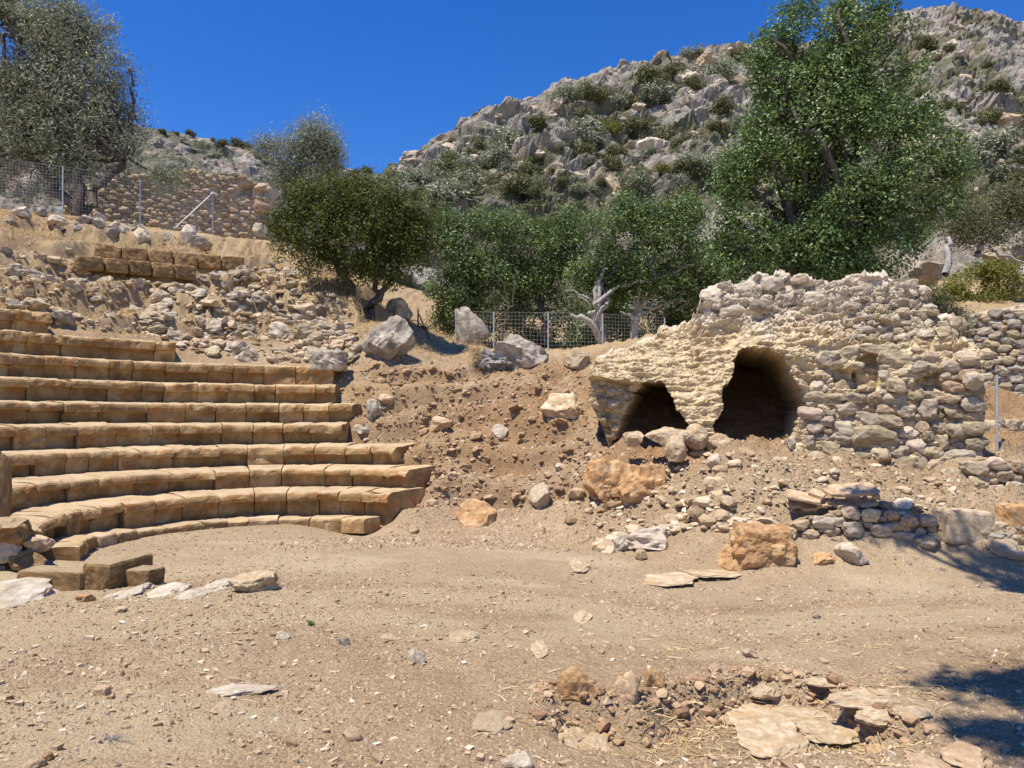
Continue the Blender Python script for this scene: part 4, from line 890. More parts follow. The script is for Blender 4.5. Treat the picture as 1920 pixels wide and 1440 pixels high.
# the carob behind the ruin
tree('carob_tree', 'big dark green carob tree with orange flecks rising behind the ruined vault', 'tree', (6.3, 16.2, 2.6),
     px_blobs([(1560, 300, 150, 130), (1450, 350, 95, 90), (1650, 330, 110, 105), (1560, 175, 95, 85), (1505, 90, 55, 60), (1590, 60, 55, 65), (1655, 170, 75, 75), (1720, 300, 60, 65), (1775, 330, 50, 28), (1415, 440, 80, 70), (1540, 450, 110, 85), (1650, 450, 85, 75), (1385, 330, 45, 60), (1455, 215, 60, 65), (1470, 60, 28, 40), (1440, 70, 16, 16), (1650, 70, 40, 45), (1700, 240, 55, 40), (1370, 480, 50, 55), (1700, 430, 50, 50), (1590, 5, 50, 40), (1500, 12, 40, 34), (1650, 15, 40, 20), (1760, 385, 50, 40), (1800, 310, 40, 28), (1600, 500, 80, 40), (1480, 500, 70, 40), (1400, 520, 45, 40), (1360, 420, 35, 40), (1545, 90, 70, 70), (1570, 130, 80, 70), (1610, 230, 90, 80), (1500, 250, 80, 80), (1560, 400, 110, 70), (1480, 430, 80, 60), (1640, 400, 80, 70), (1415, 275, 50, 60), (1735, 215, 42, 45), (1785, 270, 42, 34), (1445, 140, 38, 45), (1700, 130, 38, 42), (1370, 350, 45, 50), (1428, 105, 34, 42), (1480, 160, 60, 60), (1690, 60, 34, 40), (1560, 510, 90, 30)], 16.2),
     96000, .082, .50, 'carob_leaf', 5, trunk_r=.2, fork=[at(1490, 470, 16.2), at(1600, 470, 16.2)], stems=2, twigs=160, cluster=14, spread=.105, gap=-.24, gfreq=1.5, shell=.35, up=.6)
# dark lentisk by the slope
b = ghit(688, 600)[0]; Dl = b[1]
tree('dark_tree', 'round dark olive green tree on the slope beside the rubble', 'tree', b,
     px_blobs([(600, 415, 85, 75), (690, 400, 90, 80), (640, 375, 75, 55), (755, 420, 70, 70), (555, 440, 52, 60), (630, 470, 90, 60), (735, 490, 75, 55), (790, 455, 40, 60), (680, 470, 80, 60), (560, 380, 40, 45), (520, 420, 18, 30)], Dl),
     48000, .085, .42, 'lentisk_leaf', 15, trunk_r=.12, fork=[at(640, 515, Dl), at(705, 525, Dl), at(735, 520, Dl)], stems=3, twigs=70, cluster=12, spread=.10, gap=-.25, shell=.3)
# mid carobs
MB_ = [('left', [(870, 470, 65, 75), (920, 440, 60, 60), (860, 540, 60, 50), (930, 520, 60, 55), (840, 430, 40, 45), (880, 590, 60, 35), (830, 560, 35, 40), (905, 622, 60, 26, 1.5), (830, 610, 40, 30, .5)], (880, 640, 25.0), 'dense green carob bush, leftmost in the thicket behind the middle fence', 'bark'),
       ('mid', [(1000, 440, 65, 60), (1060, 470, 65, 70), (985, 520, 60, 55), (1050, 420, 50, 45), (1010, 560, 60, 40), (980, 600, 60, 30), (1060, 590, 60, 35), (1000, 628, 60, 26, .5)], (1015, 640, 26.0), 'green carob bush in the middle of the thicket behind the fence', 'bark'),
       ('right', [(1140, 440, 65, 60), (1200, 470, 60, 65), (1120, 510, 60, 55), (1180, 530, 60, 50), (1160, 400, 40, 40), (1150, 590, 60, 35, 1.5), (1090, 630, 55, 28, 2.5), (1175, 632, 50, 28, 2)], (1135, 662, 23.4), 'green carob with a pale gnarled trunk behind the fence', 'pale_bark'),
       ('far', [(1270, 440, 60, 70), (1310, 480, 55, 60), (1250, 530, 60, 55), (1310, 560, 45, 40), (1290, 400, 40, 40), (1260, 600, 60, 40, 1.2), (1220, 420, 50, 50), (1340, 520, 40, 50), (1255, 632, 60, 28, 1.2)], (1190, 648, 23.8), 'green carob with a forked dead white trunk, rightmost of the thicket', 'pale_bark')]
for i, (nm, bl, bp, lb, bk) in enumerate(MB_):
    bs = at(*bp); D = bp[2]+.6
    ex = []
    if i == 2: ex = [(at(1128, 640, 23.4), at(1068, 592, 23), .13, .05), (at(1128, 620, 23.4), at(1110, 560, 23.2), .10, .04), (at(1112, 572, 23.2), at(1215, 525, 23.4), .07, .02), (at(1118, 600, 23.2), at(1135, 572, 23), .05, .02), (at(1115, 570, 23.2), at(1060, 545, 23), .04, .015)]
    if i == 3: ex = [(at(1188, 600, 23.6), at(1162, 585, 23.4), .06, .02), (at(1190, 580, 23.6), at(1178, 552, 23.5), .05, .015)]
    if i == 0: ex = [(at(940, 640, 23), at(962, 575, 23), .045, .03), (at(955, 600, 23), at(915, 510, 23.4), .025, .01), (at(962, 575, 23), at(965, 500, 23.4), .02, .008)]
    tree('carob_bush', lb, 'tree', bs, px_blobs(bl, D), 34000, .10, .48, 'bush_leaf', 25+i, trunk_r=.17 if i > 1 else .12, bark=bk, fork=[at(bp[0]-14 if i == 2 else bp[0], 585, bp[2])], twigs=60, cluster=14, spread=.135, gap=-.14, gfreq=1.3, shell=.25, group=None, extra=ex)
# olives
b = at(150, 395, 27.5)
tree('olive_tree', 'huge grey green olive tree filling the upper left above the fence', 'tree', b,
     px_blobs([(60, 90, 120, 90), (150, 80, 60, 70), (190, 150, 75, 70), (100, 200, 120, 100), (215, 230, 65, 75), (20, 230, 110, 110), (160, 290, 110, 70), (250, 290, 45, 45), (60, 320, 120, 55), (300, 330, 50, 32), (-60, 150, 110, 150), (-90, 300, 110, 80), (120, 20, 50, 40), (30, 10, 80, 50), (245, 130, 22, 18), (205, 50, 14, 20), (60, 160, 110, 90), (170, 220, 80, 70), (30, 40, 90, 60), (90, 300, 100, 60), (-20, 60, 80, 80), (0, 10, 90, 60), (120, 60, 70, 60), (-10, 150, 80, 70)], 28.5),
     115000, .17, .21, 'olive_leaf', 35, trunk_r=.22, fork=[at(40, 290, 28), at(150, 280, 28), at(230, 300, 28)], stems=3, twigs=260, cluster=14, spread=.19, gap=-.15, gfreq=.9, shell=.25, up=.2)
b = at(560, 440, 40)
tree('olive_tree', 'slender pale olive tree against the sky behind the ruined house wall', 'tree', b,
     px_blobs([(598, 262, 44, 46), (560, 285, 50, 42), (620, 300, 26, 40), (500, 280, 30, 24), (530, 320, 45, 40), (580, 340, 45, 50), (490, 300, 18, 24)], 40),
     22000, .19, .2, 'olive_leaf', 36, trunk_r=.2, fork=[at(556, 395, 40)], twigs=130, cluster=10, spread=.30, gap=.0, gfreq=.9, shell=.2, up=.2)
# right-hand bushes
tree('evergreen_shrub', 'broad dark green shrub right of the carob tree', 'shrub', at(1830, 470, 23), px_blobs([(1800, 400, 50, 60), (1870, 390, 60, 50), (1920, 380, 50, 45), (1840, 440, 70, 30), (1960, 410, 50, 60)], 23), 17000, .09, .4, 'scrub_leaf', 41, trunk_r=.12, bark='driftwood', twigs=80, cluster=8, spread=.15, gap=-.3, shell=.3, extra=[(at(1772, 515, 20), at(1780, 450, 21), .1, .05), (at(1860, 470, 20.5), at(1930, 498, 20), .06, .03)])
tree('yellow_shrub', 'round yellow green shrub above the right end of the ruin', 'shrub', at(1840, 585, 19), px_blobs([(1830, 545, 65, 45), (1880, 530, 35, 40), (1790, 560, 35, 30), (1850, 515, 40, 28)], 19), 15000, .07, .4, 'yellow_leaf', 42, trunk_r=.06, twigs=30, cluster=8, spread=.10, gap=-.4, shell=.3)
tree('low_shrub', 'low green weed shrub beside the right end of the vault', 'shrub', at(1800, 625, 14.4), px_blobs([(1800, 605, 25, 30), (1745, 560, 30, 28), (1770, 580, 30, 25)], 15), 4500, .06, .35, 'scrub_leaf', 43, trunk_r=.03, twigs=20, cluster=6, spread=.10, gap=-.2, shell=.2)
tree('grey_shrub', 'dry grey shrub clump against the long boulder', 'shrub', ghit(893, 690)[0], px_blobs([(892, 664, 20, 26)], ghit(893, 690)[1]), 1600, .10, .06, 'straw', 44, trunk_r=.015, twigs=20, cluster=6, spread=.06, shell=.2)
# a tall pine-like tree behind the camera on the right, whose shade falls on the forecourt
so = np.array([-SUN_DIR.x, -SUN_DIR.y])/math.tan(SUN_EL)
def shade(px, py, h): g = flat_xy(px, py); return (g[0]-so[0]*h, g[1]-so[1]*h, h)
sb = []
for px, py, h, r, rz in [(1790, 1040, 7.6, .30, .14), (1870, 1052, 7.9, .36, .16), (1950, 1068, 8, .45, .2), (1710, 1034, 7.3, .26, .10), (1640, 1032, 7.2, .15, .07), (2080, 1080, 8, .7, .4), (1800, 1285, 7.4, .14, .10), (1930, 1300, 7.5, .24, .16), (1850, 1385, 7.6, .20, .13), (1960, 1400, 7.8, .35, .2), (2100, 1300, 7.8, .6, .4)]:
    s = shade(px, py+4, h); sb.append((*s, r, r*.8, rz))
tree('tall_tree', 'tall tree at the right of the viewpoint, crown overhead out of view', 'tree', (7.4, 2.2, 0), sb, 15000, .13, .35, 'bush_leaf', 51, trunk_r=.22, fork=[(6.4, 2.6, 6.2)], twigs=30, cluster=8, spread=.10, shell=.1, gap=-.1)

# hillside shrubs and boulders
def on_hill(HPg, px, py):
    """nearest hill vertex seen at a photo pixel"""
    P = HPg.reshape(-1, 3); c, s = math.cos(PITCH), math.sin(PITCH)
    dep = P[:, 1]*c+(P[:, 2]-EYE)*s; u = 960+P[:, 0]/dep*FPX; v = 720-(-P[:, 1]*s+(P[:, 2]-EYE)*c)/dep*FPX
    d = (u-px)**2+(v-py)**2+.02*P[:, 1]
    return P[np.argmin(d)]
SHM = {}
def shrub_mesh(kind, i, mat, n, leaf, asp):
    if (kind, i) not in SHM:
        rg = np.random.default_rng(i*31+hash_str(kind)); bl = [(rg.uniform(-.5, .5), rg.uniform(-.5, .5), rg.uniform(.3, .75), rg.uniform(.4, .65), rg.uniform(.4, .65), rg.uniform(.32, .5)) for _ in range(6)]
        V, F, T, C = leaves(bl, n, leaf, asp, 500+i*13+hash_str(kind), cluster=6, spread=.09, gap=-.25, gfreq=2.4, shell=.3)
        parts = [limb((0, 0, -.15), b_[:3], .05, .015, i+k)[0] for k, b_ in enumerate(bl)]; v, f = tubes(parts)
        SHM[(kind, i)] = (make_mesh('crown', V, F, [M[mat]], False, T), make_mesh('trunk', v, f, [M['bark']], True))
    return SHM[(kind, i)]
SH = [(1075, 165, 36, 'o'), (1112, 168, 30, 's'), (1050, 190, 26, 'o'), (950, 262, 44, 'o'), (930, 290, 36, 'o'), (1100, 240, 44, 'o'), (1120, 262, 36, 'o'), (1068, 275, 36, 's'), (1225, 140, 34, 's'), (1255, 130, 26, 's'), (1300, 95, 26, 'o'), (1232, 170, 36, 'o'), (1360, 130, 36, 'o'), (1340, 200, 32, 's'), (1250, 250, 32, 's'), (1190, 235, 30, 's'), (1140, 240, 24, 'y'), (1190, 330, 34, 's'), (1240, 318, 20, 'y'), (830, 292, 24, 'o'), (815, 310, 28, 'o'), (880, 310, 36, 'o'), (855, 335, 44, 'o'), (790, 330, 30, 'o'), (760, 330, 24, 'o'), (730, 340, 28, 'o'), (840, 365, 54, 'o'), (900, 370, 34, 's'), (905, 205, 9, 's'), (990, 310, 22, 's'), (1050, 360, 34, 'o'), (1010, 390, 30, 's'), (1270, 370, 44, 's'), (1330, 310, 34, 'o'), (1040, 315, 14, 'y'), (870, 350, 30, 's'), (1880, 265, 50, 'o'), (1840, 290, 44, 'o'), (1905, 200, 20, 's'), (1790, 250, 22, 's'), (1870, 160, 22, 's'), (1830, 215, 20, 's'), (1780, 140, 18, 's'), (1900, 300, 30, 's'), (1300, 150, 24, 's'), (1170, 190, 24, 's'), (1010, 225, 22, 's'), (1080, 210, 20, 'o'), (690, 350, 30, 's'), (720, 355, 36, 'o'), (660, 340, 28, 's'), (1285, 260, 24, 's'), (1150, 300, 26, 's'), (980, 265, 22, 's'), (1380, 100, 18, 's'), (1420, 160, 26, 's')]
fill = np.random.default_rng(77)
for _ in range(230):
    x = fill.uniform(690, 1960); yr = np.interp(x, [700, 850, 1000, 1150, 1440, 1700, 1920], [326, 236, 186, 130, 82, 24, 40]); y = yr+14+(345-yr)*fill.random()**.55; SH.append((x, y, fill.uniform(9, 27)*np.interp(y, [60, 350], [.75, 1.2]), 's' if fill.random() < .55 else 'o'))
def where(px, py, big):
    """plain-language place of something on the right hillside"""
    yr = np.interp(px, [700, 850, 1000, 1150, 1440, 1700, 1920], [326, 236, 186, 130, 82, 24, 40]); t = (py-yr)/(400-yr)
    v = 'on skyline of' if t < .12 else 'high on' if t < .3 else 'upper middle of' if t < .5 else 'lower middle of' if t < .7 else 'low on'
    h = 'above dark tree' if px < 790 else 'above thicket left end' if px < 900 else 'above thicket left' if px < 990 else 'above thicket middle' if px < 1090 else 'above thicket right' if px < 1190 else 'above thicket right end' if px < 1300 else 'left of carob' if px < 1430 else 'behind carob crown' if px < 1720 else 'right of carob'
    return ('big ' if big else 'small ')+'%s', v+' right hill '+h
def ordinals(items):
    """items: (px, description, noun) -> a label that singles each out by its order from the left"""
    W = ['first', 'second', 'third', 'fourth', 'fifth', 'sixth', 'seventh', 'eighth', 'ninth', 'tenth', 'eleventh', 'twelfth', 'thirteenth', 'fourteenth', 'fifteenth', 'sixteenth', 'seventeenth', 'eighteenth', 'nineteenth', 'twentieth']
    out = [None]*len(items); g = {}
    for i, it in enumerate(items): g.setdefault(it[1], []).append(i)
    for d, ii in g.items():
        ii.sort(key=lambda i: items[i][0])
        for k, i in enumerate(ii): out[i] = d if len(ii) == 1 else d+', '+W[min(k, 19)]+' from left'
    return out
def hill_labels(L_, big_r):
    it = []
    for px, py, rp, noun in L_:
        a, b = where(px, py, rp >= big_r); it.append((px, a % noun+' '+b))
    return ordinals(it)
ADJ = {'o': ('grey green', 'olive shrub'), 's': ('dark', 'scrub bush'), 'y': ('yellow green', 'round bush')}
SHL = hill_labels([(a_, b_, c_, {'o': 'grey olive shrub', 's': 'dark scrub bush', 'y': 'yellow green bush'}[d_]) for a_, b_, c_, d_ in SH], 22)
for i, (px, py, rp, kd) in enumerate(SH):
    p = on_hill(HP, px, py+rp*.6); r = rp*p[1]/FPX
    kn, mt, n, lf, asp = {'o': ('olive', 'olive_leaf', 2600, .17, .3), 's': ('scrub', 'scrub_leaf', 2200, .17, .4), 'y': ('yellow', 'yellow_leaf', 2200, .14, .4)}[kd]
    cm, tm = shrub_mesh(kn, i % 5, mt, n, lf, asp)
    big_ = i < 56
    tag_l = SHL[i]
    rt = thing('hill_shrub', tag_l, 'shrub', tuple(p-np.array([0, 0, .2*r])), {'o': 'olive shrubs on the right hillside', 's': 'scrub bushes on the right hillside', 'y': 'yellow green bushes on the right hillside'}[kd])
    rt.rotation_euler = (0, 0, i*1.7); rt.scale = (r*1.1, r*1.1, r*1.15)
    link('crown', cm, rt); link('trunk', tm, rt)
for i, (px, py, rp) in enumerate([(305, 246, 8), (332, 248, 9), (357, 252, 11), (395, 263, 8), (418, 266, 14), (450, 270, 18), (465, 274, 10), (690, 320, 14), (640, 318, 14), (665, 322, 12)]):
    p = on_hill(FP, px, py+rp*.5); r = rp*p[1]/FPX; cm, tm = shrub_mesh('scrub', i % 5, 'scrub_leaf', 2200, .17, .4)
    rt = thing('skyline_bush', ['tiny dark bush at the left end of the far left skyline, beside the olive', 'second tiny bush on the far left skyline', 'round dark bush standing out on the far left skyline', 'small bush on the far left skyline, left of the oval one', 'oval dark bush on the far left skyline', 'widest dark bush on the far left skyline, nearest the slender olive', 'bush on the far skyline touching the slender olive', 'bush on the low saddle right of the round dark tree top', 'bush on the low saddle just above the round dark tree', 'small bush in the middle of the low saddle'][i], 'shrub', tuple(p-np.array([0, 0, .1*r])), 'dark bushes on the far left skyline'); rt.scale = (r*1.1, r*1.1, r); rt.rotation_euler = (0, 0, i)
    link('crown', cm, rt); link('trunk', tm, rt)
HB = [(885, 240, 40, 30), (930, 218, 28, 18), (1110, 190, 26, 12), (1045, 195, 20, 14), (1170, 130, 26, 18), (1140, 140, 16, 14), (1290, 150, 40, 24), (1320, 125, 40, 28), (1025, 272, 24, 18), (1150, 205, 36, 26), (1070, 345, 70, 34), (1160, 360, 44, 44), (1220, 280, 50, 34), (1300, 285, 40, 26), (960, 350, 50, 32), (1170, 320, 22, 30), (780, 300, 50, 26), (830, 270, 36, 22), (1720, 270, 60, 36), (1640, 235, 30, 26), (1890, 225, 36, 20), (1850, 235, 26, 16), (1905, 250, 24, 18), (1830, 190, 26, 18), (1880, 180, 30, 16), (1900, 320, 34, 14), (1240, 100, 20, 10), (1390, 95, 46, 14), (1000, 210, 36, 16), (970, 200, 30, 12), (1130, 220, 18, 10), (1200, 200, 22, 14), (1085, 300, 30, 16), (1260, 220, 20, 12), (1180, 275, 24, 14), (930, 330, 26, 18), (900, 340, 20, 16), (1120, 330, 34, 22), (1250, 340, 26, 14), (1350, 160, 26, 14), (1790, 60, 30, 12), (1850, 90, 30, 14), (1750, 110, 30, 14), (1700, 180, 26, 12)]
hbr = np.random.default_rng(78); NHB = len(HB)
for _ in range(150):
    x = hbr.uniform(700, 1960); yr = np.interp(x, [700, 850, 1000, 1150, 1440, 1700, 1920], [326, 236, 186, 130, 82, 24, 40]); w_ = hbr.uniform(8, 24); HB.append((x, yr+8+(360-yr)*hbr.random(), w_, w_*hbr.uniform(.5, .85)))
HPR = [rock_mesh('hill_boulder', 2300+i, M['limestone' if i % 2 else 'pale_stone'], 3, False, planes=16, cut=(.45, .85), amp=.16, freq=2.4) for i in range(12)]
HBL = hill_labels([(a_, b_, c_, 'limestone boulder') for a_, b_, c_, d_ in HB], 30)
for i, (px, py, rx, rz) in enumerate(HB):
    p = on_hill(HP, px, py); k = p[1]/FPX
    o = link('hill_boulder', rock_mesh('hill_boulder', 2000+i, M['limestone' if i % 3 else 'pale_stone'], 4, False, planes=18, cut=(.45, .85), amp=.16, freq=2.4) if i < NHB else HPR[i % 12], loc=p, scale=(rx*k*.62, rx*k*.6, rz*k*.75), rot=(0, (i % 5-2)*.12, i*.4))
    tag(o, HBL[i], 'boulder', 'boulders on the right hillside')

# ------------------------------------------------------------------ rubble on the left slope
def scatter_px(n, x0, x1, y0, y1, seed, poly=None):
    rg = np.random.default_rng(seed); out = []
    return rg
slope_poly = np.array([(0, 470), (100, 478), (130, 470), (170, 500), (360, 525), (460, 505), (520, 470), (600, 530), (660, 590), (672, 660), (640, 690), (580, 688), (340, 660), (335, 640), (240, 625), (80, 605), (60, 590), (0, 570)], float)
# work in plan: random points on the slope, kept when they project inside the slope outline
def project(P):
    c, s = math.cos(PITCH), math.sin(PITCH); dep = P[:, 1]*c+(P[:, 2]-EYE)*s
    return np.stack([960+P[:, 0]/dep*FPX, 720-(-P[:, 1]*s+(P[:, 2]-EYE)*c)/dep*FPX], 1)
rg = np.random.default_rng(12); q = np.stack([rg.uniform(-14, -2.5, 16000), rg.uniform(13, 23, 16000)], 1); P = np.c_[q, height(q)]
uv = project(P); ins = poly_sdf(uv, slope_poly) < 0; P = P[ins]
dens = fbm(P*.55, 3, 15); ur = P[:, :2]-np.array([CX, CY]); ur /= np.linalg.norm(ur, axis=1)[:, None]; sl_ = (height(P[:, :2]+ur*.12)-height(P[:, :2]-ur*.12))/.24; P = P[rg.random(len(P)) < np.clip(.22+.4*dens+.75*sstep(.5, 1.1, sl_), .1, 1)]
pr = proto('rubble_stone', 'limestone', 16, 3, planes=11, cut=(.42, .8), amp=.12, freq=3)
pr2 = proto('rubble_stone', 'wall_stone', 10, 3, planes=11, cut=(.42, .8), amp=.12, freq=3)
sz = np.exp(rg.normal(-2.72, .58, len(P))).clip(.035, .28); order = np.argsort(-sz); P, sz = P[order], sz[order]
NI = 280
for i in range(min(NI, len(P))):
    o = link('rubble_stone', (pr if rg.random() < .5 else pr2)[int(rg.integers(10))], loc=P[i]+np.array([0, 0, sz[i]*.05]), rot=(rg.uniform(-.4, .4), rg.uniform(-.4, .4), rg.uniform(0, 6.3)), scale=(sz[i]*1.15, sz[i]*.9, sz[i]*rg.uniform(.55, .8)))
    tag(o, 'grey tan rubble stone lying on the collapsed slope above the seats', 'stone', 'rubble stones on the collapsed slope')
def merged_rocks(name, P, sz, seed, mat, sub=1, flat=.6, label=None, cat=None, sink=.1, planes=8):
    rg = np.random.default_rng(seed); protos = [rock_verts(3000+seed+i, sub, planes=planes, cut=(.5, .95), amp=.1) for i in range(12)]
    f = protos[0][1]; nv = len(protos[0][0]); PV = np.array([p[0] for p in protos]); n = len(P)
    k = rg.integers(12, size=n); a = rg.uniform(0, 6.283, n); t1 = rg.normal(0, .25, n)
    v = PV[k]*np.stack([sz*rg.uniform(.85, 1.3, n), sz*rg.uniform(.7, 1, n), sz*flat*rg.uniform(.7, 1.2, n)], 1)[:, None]
    y = v[:, :, 1]*np.cos(t1)[:, None]-v[:, :, 2]*np.sin(t1)[:, None]; z = v[:, :, 1]*np.sin(t1)[:, None]+v[:, :, 2]*np.cos(t1)[:, None]; x = v[:, :, 0]
    V = np.stack([x*np.cos(a)[:, None]-y*np.sin(a)[:, None], x*np.sin(a)[:, None]+y*np.cos(a)[:, None], z], 2)+P[:, None]+np.array([0, 0, 1.])*(sz*(flat-sink*2)*.4)[:, None, None]
    F = (f[None]+(np.arange(n)*nv)[:, None, None]).reshape(-1, 3); tn = np.repeat(rg.beta(2, 2, n), len(f))
    o = link(name, make_mesh(name, V.reshape(-1, 3), F, [M[mat]], False, tn)); tag(o, label, cat, kind='stuff'); return o
rest = P[NI:]; rs = sz[NI:]
merged_rocks('small_rubble', rest[:6500], rs[:6500]*.85, 1, 'rubble', 1, label='small grey tan rubble covering the collapsed slope', cat='rubble')

# clods and stones in the bank right of the seats
q = np.stack([rg.uniform(-4, 1.6, 30000), rg.uniform(11.2, 16.6, 30000)], 1); m_, r2, p2 = slope_mask(q); z = height(q)
g1 = height(q+np.array([0, .06])); st = (g1-z)/.06
keep = (p2 > -6)&((p2 > 33)|(r2 > np.interp(p2, [-6, 0, 10, 17, 30, 33], [6.5, 5.2, 4.4, 4.0, 3.2, 2.7])))&(rg.random(len(q)) < np.clip(.05+.75*(st > 1.0)+.2*fbm(np.c_[q, q[:, 0]*0]*.8, 3, 61), .02, 1))&(z > -.05)
Pm = np.c_[q, z][keep]; Pm = Pm[rg.random(len(Pm)) < .75]; smz = np.exp(rg.normal(-4.25, .8, len(Pm))).clip(.007, .14)
merged_rocks('bank_stones', Pm, smz, 2, 'clod', 1, label='loose clods and stones on the earth banks right of the seats', cat='stones')
for i, (x0, y0, x1, y1, mt, lb) in enumerate([(708, 738, 746, 762, 'tile_stone', 'tan flat faced stone on the upper bank right of the seats'), (686, 748, 720, 788, 'grey_stone', 'dark grey stone below the tan flat faced one'), (806, 780, 848, 808, 'tile_stone', 'pale angular stone in the bank, left of a dark gap'), (840, 776, 858, 800, 'dirt_stone', 'brown wedge stone right of the pale angular one'), (920, 795, 954, 822, 'dirt_stone', 'brown stone in the bank at the middle'), (990, 905, 1032, 956, 'wall_stone', 'pale half buried stone right of the reddish rock'), (660, 795, 702, 818, 'pale_stone', 'pale flat stone beside the end of the fifth row'), (1040, 868, 1062, 884, 'pale_stone', 'small pale stone left of the broken red block'), (838, 884, 862, 902, 'tile_stone', 'brown stone on the lower bank'), (768, 990, 786, 1002, 'tile_stone', 'small stone by the right end of the kerb'), (1002, 985, 1024, 1002, 'tile_stone', 'small tan stone right of the reddish rock')]):
    B_('bank_stone', x0, y0, x1, y1, mt, lb, 'stone', seed=900+i, planes=14, sub=3)
# stones below the vault and on the right slope
q = np.stack([rg.uniform(1.0, 7.6, 16000), rg.uniform(9.0, 12.6, 16000)], 1); Pm = np.c_[q, height(q)]; uv = project(Pm)
RP = np.array([(1085, 700), (1120, 760), (1160, 860), (1330, 850), (1500, 850), (1700, 890), (1800, 900), (1780, 960), (1640, 955), (1480, 960), (1440, 1010), (1300, 990), (1130, 1040), (1100, 980), (1060, 900), (1080, 800)], float)
keep = (poly_sdf(uv, RP) < 0)&(rg.random(len(q)) < np.clip(.5+.7*fbm(Pm*.9, 3, 66), .15, 1)); Pm = Pm[keep]
merged_rocks('slope_stones', Pm, np.exp(rg.normal(-3.7, .65, len(Pm))).clip(.012, .15), 3, 'rubble', 2, label='loose pale stones and mortar lumps below the ruined vault', cat='stones', planes=12)
# clods of the dug bank in the foreground
q = np.stack([rg.uniform(0, 2.6, 60000), rg.uniform(3, 5.6, 60000)], 1); sdv = poly_sdf(q, PITXY); far_side = q[:, 1] > 3.95
keep = (np.abs(sdv+.02) < .13)&far_side&(rg.random(len(q)) < .12); Pm = np.c_[q, height(q)][keep]
merged_rocks('dug_clods', Pm, np.exp(rg.normal(-4.5, .62, len(Pm))).clip(.005, .05), 4, 'clod', 1, label='brown clods and pebbles along the dug bank', cat='clods', flat=.75)

# ------------------------------------------------------------------ gravel, straw and dry grass
def gravel(name, n, seed, box, smin, smax, mean, label, dens=None, sg=.55):
    rg = np.random.default_rng(seed); y = box[2]*(box[3]/box[2])**rg.random(n); x = rg.uniform(-.76, .76, n)*y; q = np.stack([x, y], 1)
    if dens is not None: q = q[rg.random(len(q)) < dens(q)]
    s = np.exp(rg.normal(math.log(mean), sg, len(q))).clip(smin, smax); n = len(q); z = height(q)
    cube = np.array([(a, b, c) for a in (-1, 1) for b in (-1, 1) for c in (-1, 1)], float)
    V = cube[None]*(1+rg.uniform(-.5, .15, (n, 8, 3))); V *= (s[:, None]*np.stack([rg.uniform(.7, 1.2, n), rg.uniform(.5, .9, n), rg.uniform(.3, .6, n)], 1))[:, None]
    a = rg.uniform(0, 6.28, n); ca, sa = np.cos(a)[:, None], np.sin(a)[:, None]; X = V[:, :, 0]*ca-V[:, :, 1]*sa; Y = V[:, :, 0]*sa+V[:, :, 1]*ca
    tl = rg.normal(0, .18, (n, 1)); Z = V[:, :, 2]+X*tl
    W = np.stack([X+q[:, :1], Y+q[:, 1:], Z+(z+s*.12)[:, None]], 2)
    f = np.array([(0, 1, 3, 2), (4, 6, 7, 5), (0, 4, 5, 1), (2, 3, 7, 6), (0, 2, 6, 4), (1, 5, 7, 3)])
    F = (f[None]+(np.arange(n)*8)[:, None, None]).reshape(-1, 4)
    return tag(link(name, make_mesh(name, W.reshape(-1, 3), F, [M['gravel']], False, np.repeat(rg.beta(2.2, 2, n), 6))), label, 'gravel', kind='stuff')
def gd(q):
    d = .75+.8*fbm(np.c_[q, q[:, 0]*0]*.7, 4, 91); d = d*np.where(q[:, 1] > 7.1, .6, 1)*np.where((q[:, 0] > 1.9)&(q[:, 1] < 7), .4, 1); d = d*np.where(poly_sdf(q, PITXY) < -.05, .15, 1)
    return np.clip(d, .05, 1)
def grains(name, n, seed, box, smin, smax, mean, label, dens):
    rg = np.random.default_rng(seed); y = box[0]*(box[1]/box[0])**rg.random(n); x = rg.uniform(-.76, .76, n)*y; q = np.stack([x, y], 1)
    q = q[rg.random(n) < dens(q)]; n = len(q); s = np.exp(rg.normal(math.log(mean), .5, n)).clip(smin, smax)*(.75+.06*q[:, 1]); z = height(q)
    a = rg.uniform(0, 6.28, n)[:, None]+np.arange(4)[None]*1.571+rg.uniform(-.5, .5, (n, 4)); r = s[:, None]*rg.uniform(.6, 1.25, (n, 4))
    B = np.stack([r*np.cos(a), r*np.sin(a), -.25*s[:, None]*np.ones((n, 4))], 2); T = np.stack([B[:, :, 0]*.5+rg.normal(0, .15, (n, 1))*s[:, None], B[:, :, 1]*.5, s[:, None]*rg.uniform(.35, .8, (n, 1))+.25*B[:, :, 0]*rg.normal(0, 1, (n, 1))], 2)
    P = np.concatenate([B, T], 1)+np.c_[q, z][:, None]
    f = np.array([(0, 1, 5, 4), (1, 2, 6, 5), (2, 3, 7, 6), (3, 0, 4, 7), (4, 5, 6, 7)]); F = (f[None]+(np.arange(n)*8)[:, None, None]).reshape(-1, 4)
    return tag(link(name, make_mesh(name, P.reshape(-1, 3), F, [M['gravel']], False, np.repeat(rg.beta(2.2, 2, n), 5))), label, 'gravel', kind='stuff')
grains('gravel', 115000, 5, (2.6, 12), .0025, .022, .0058, 'fine tan gravel strewn over the forecourt and orchestra', gd)
def bank_d(q):
    m_, r2, p2 = slope_mask(q); free = (p2 > 33)|(r2 > np.interp(p2, [-6, 0, 10, 17, 30, 33], [6.5, 5.2, 4.4, 4.0, 3.2, 2.7]))
    return np.where((p2 > -7)&free&(q[:, 0] < 1.4)|((q[:, 0] >= 1.0)&(q[:, 1] < 12.3)), np.clip(.55+.9*fbm(np.c_[q, q[:, 0]*0]*1.1, 4, 98), .05, 1), 0)
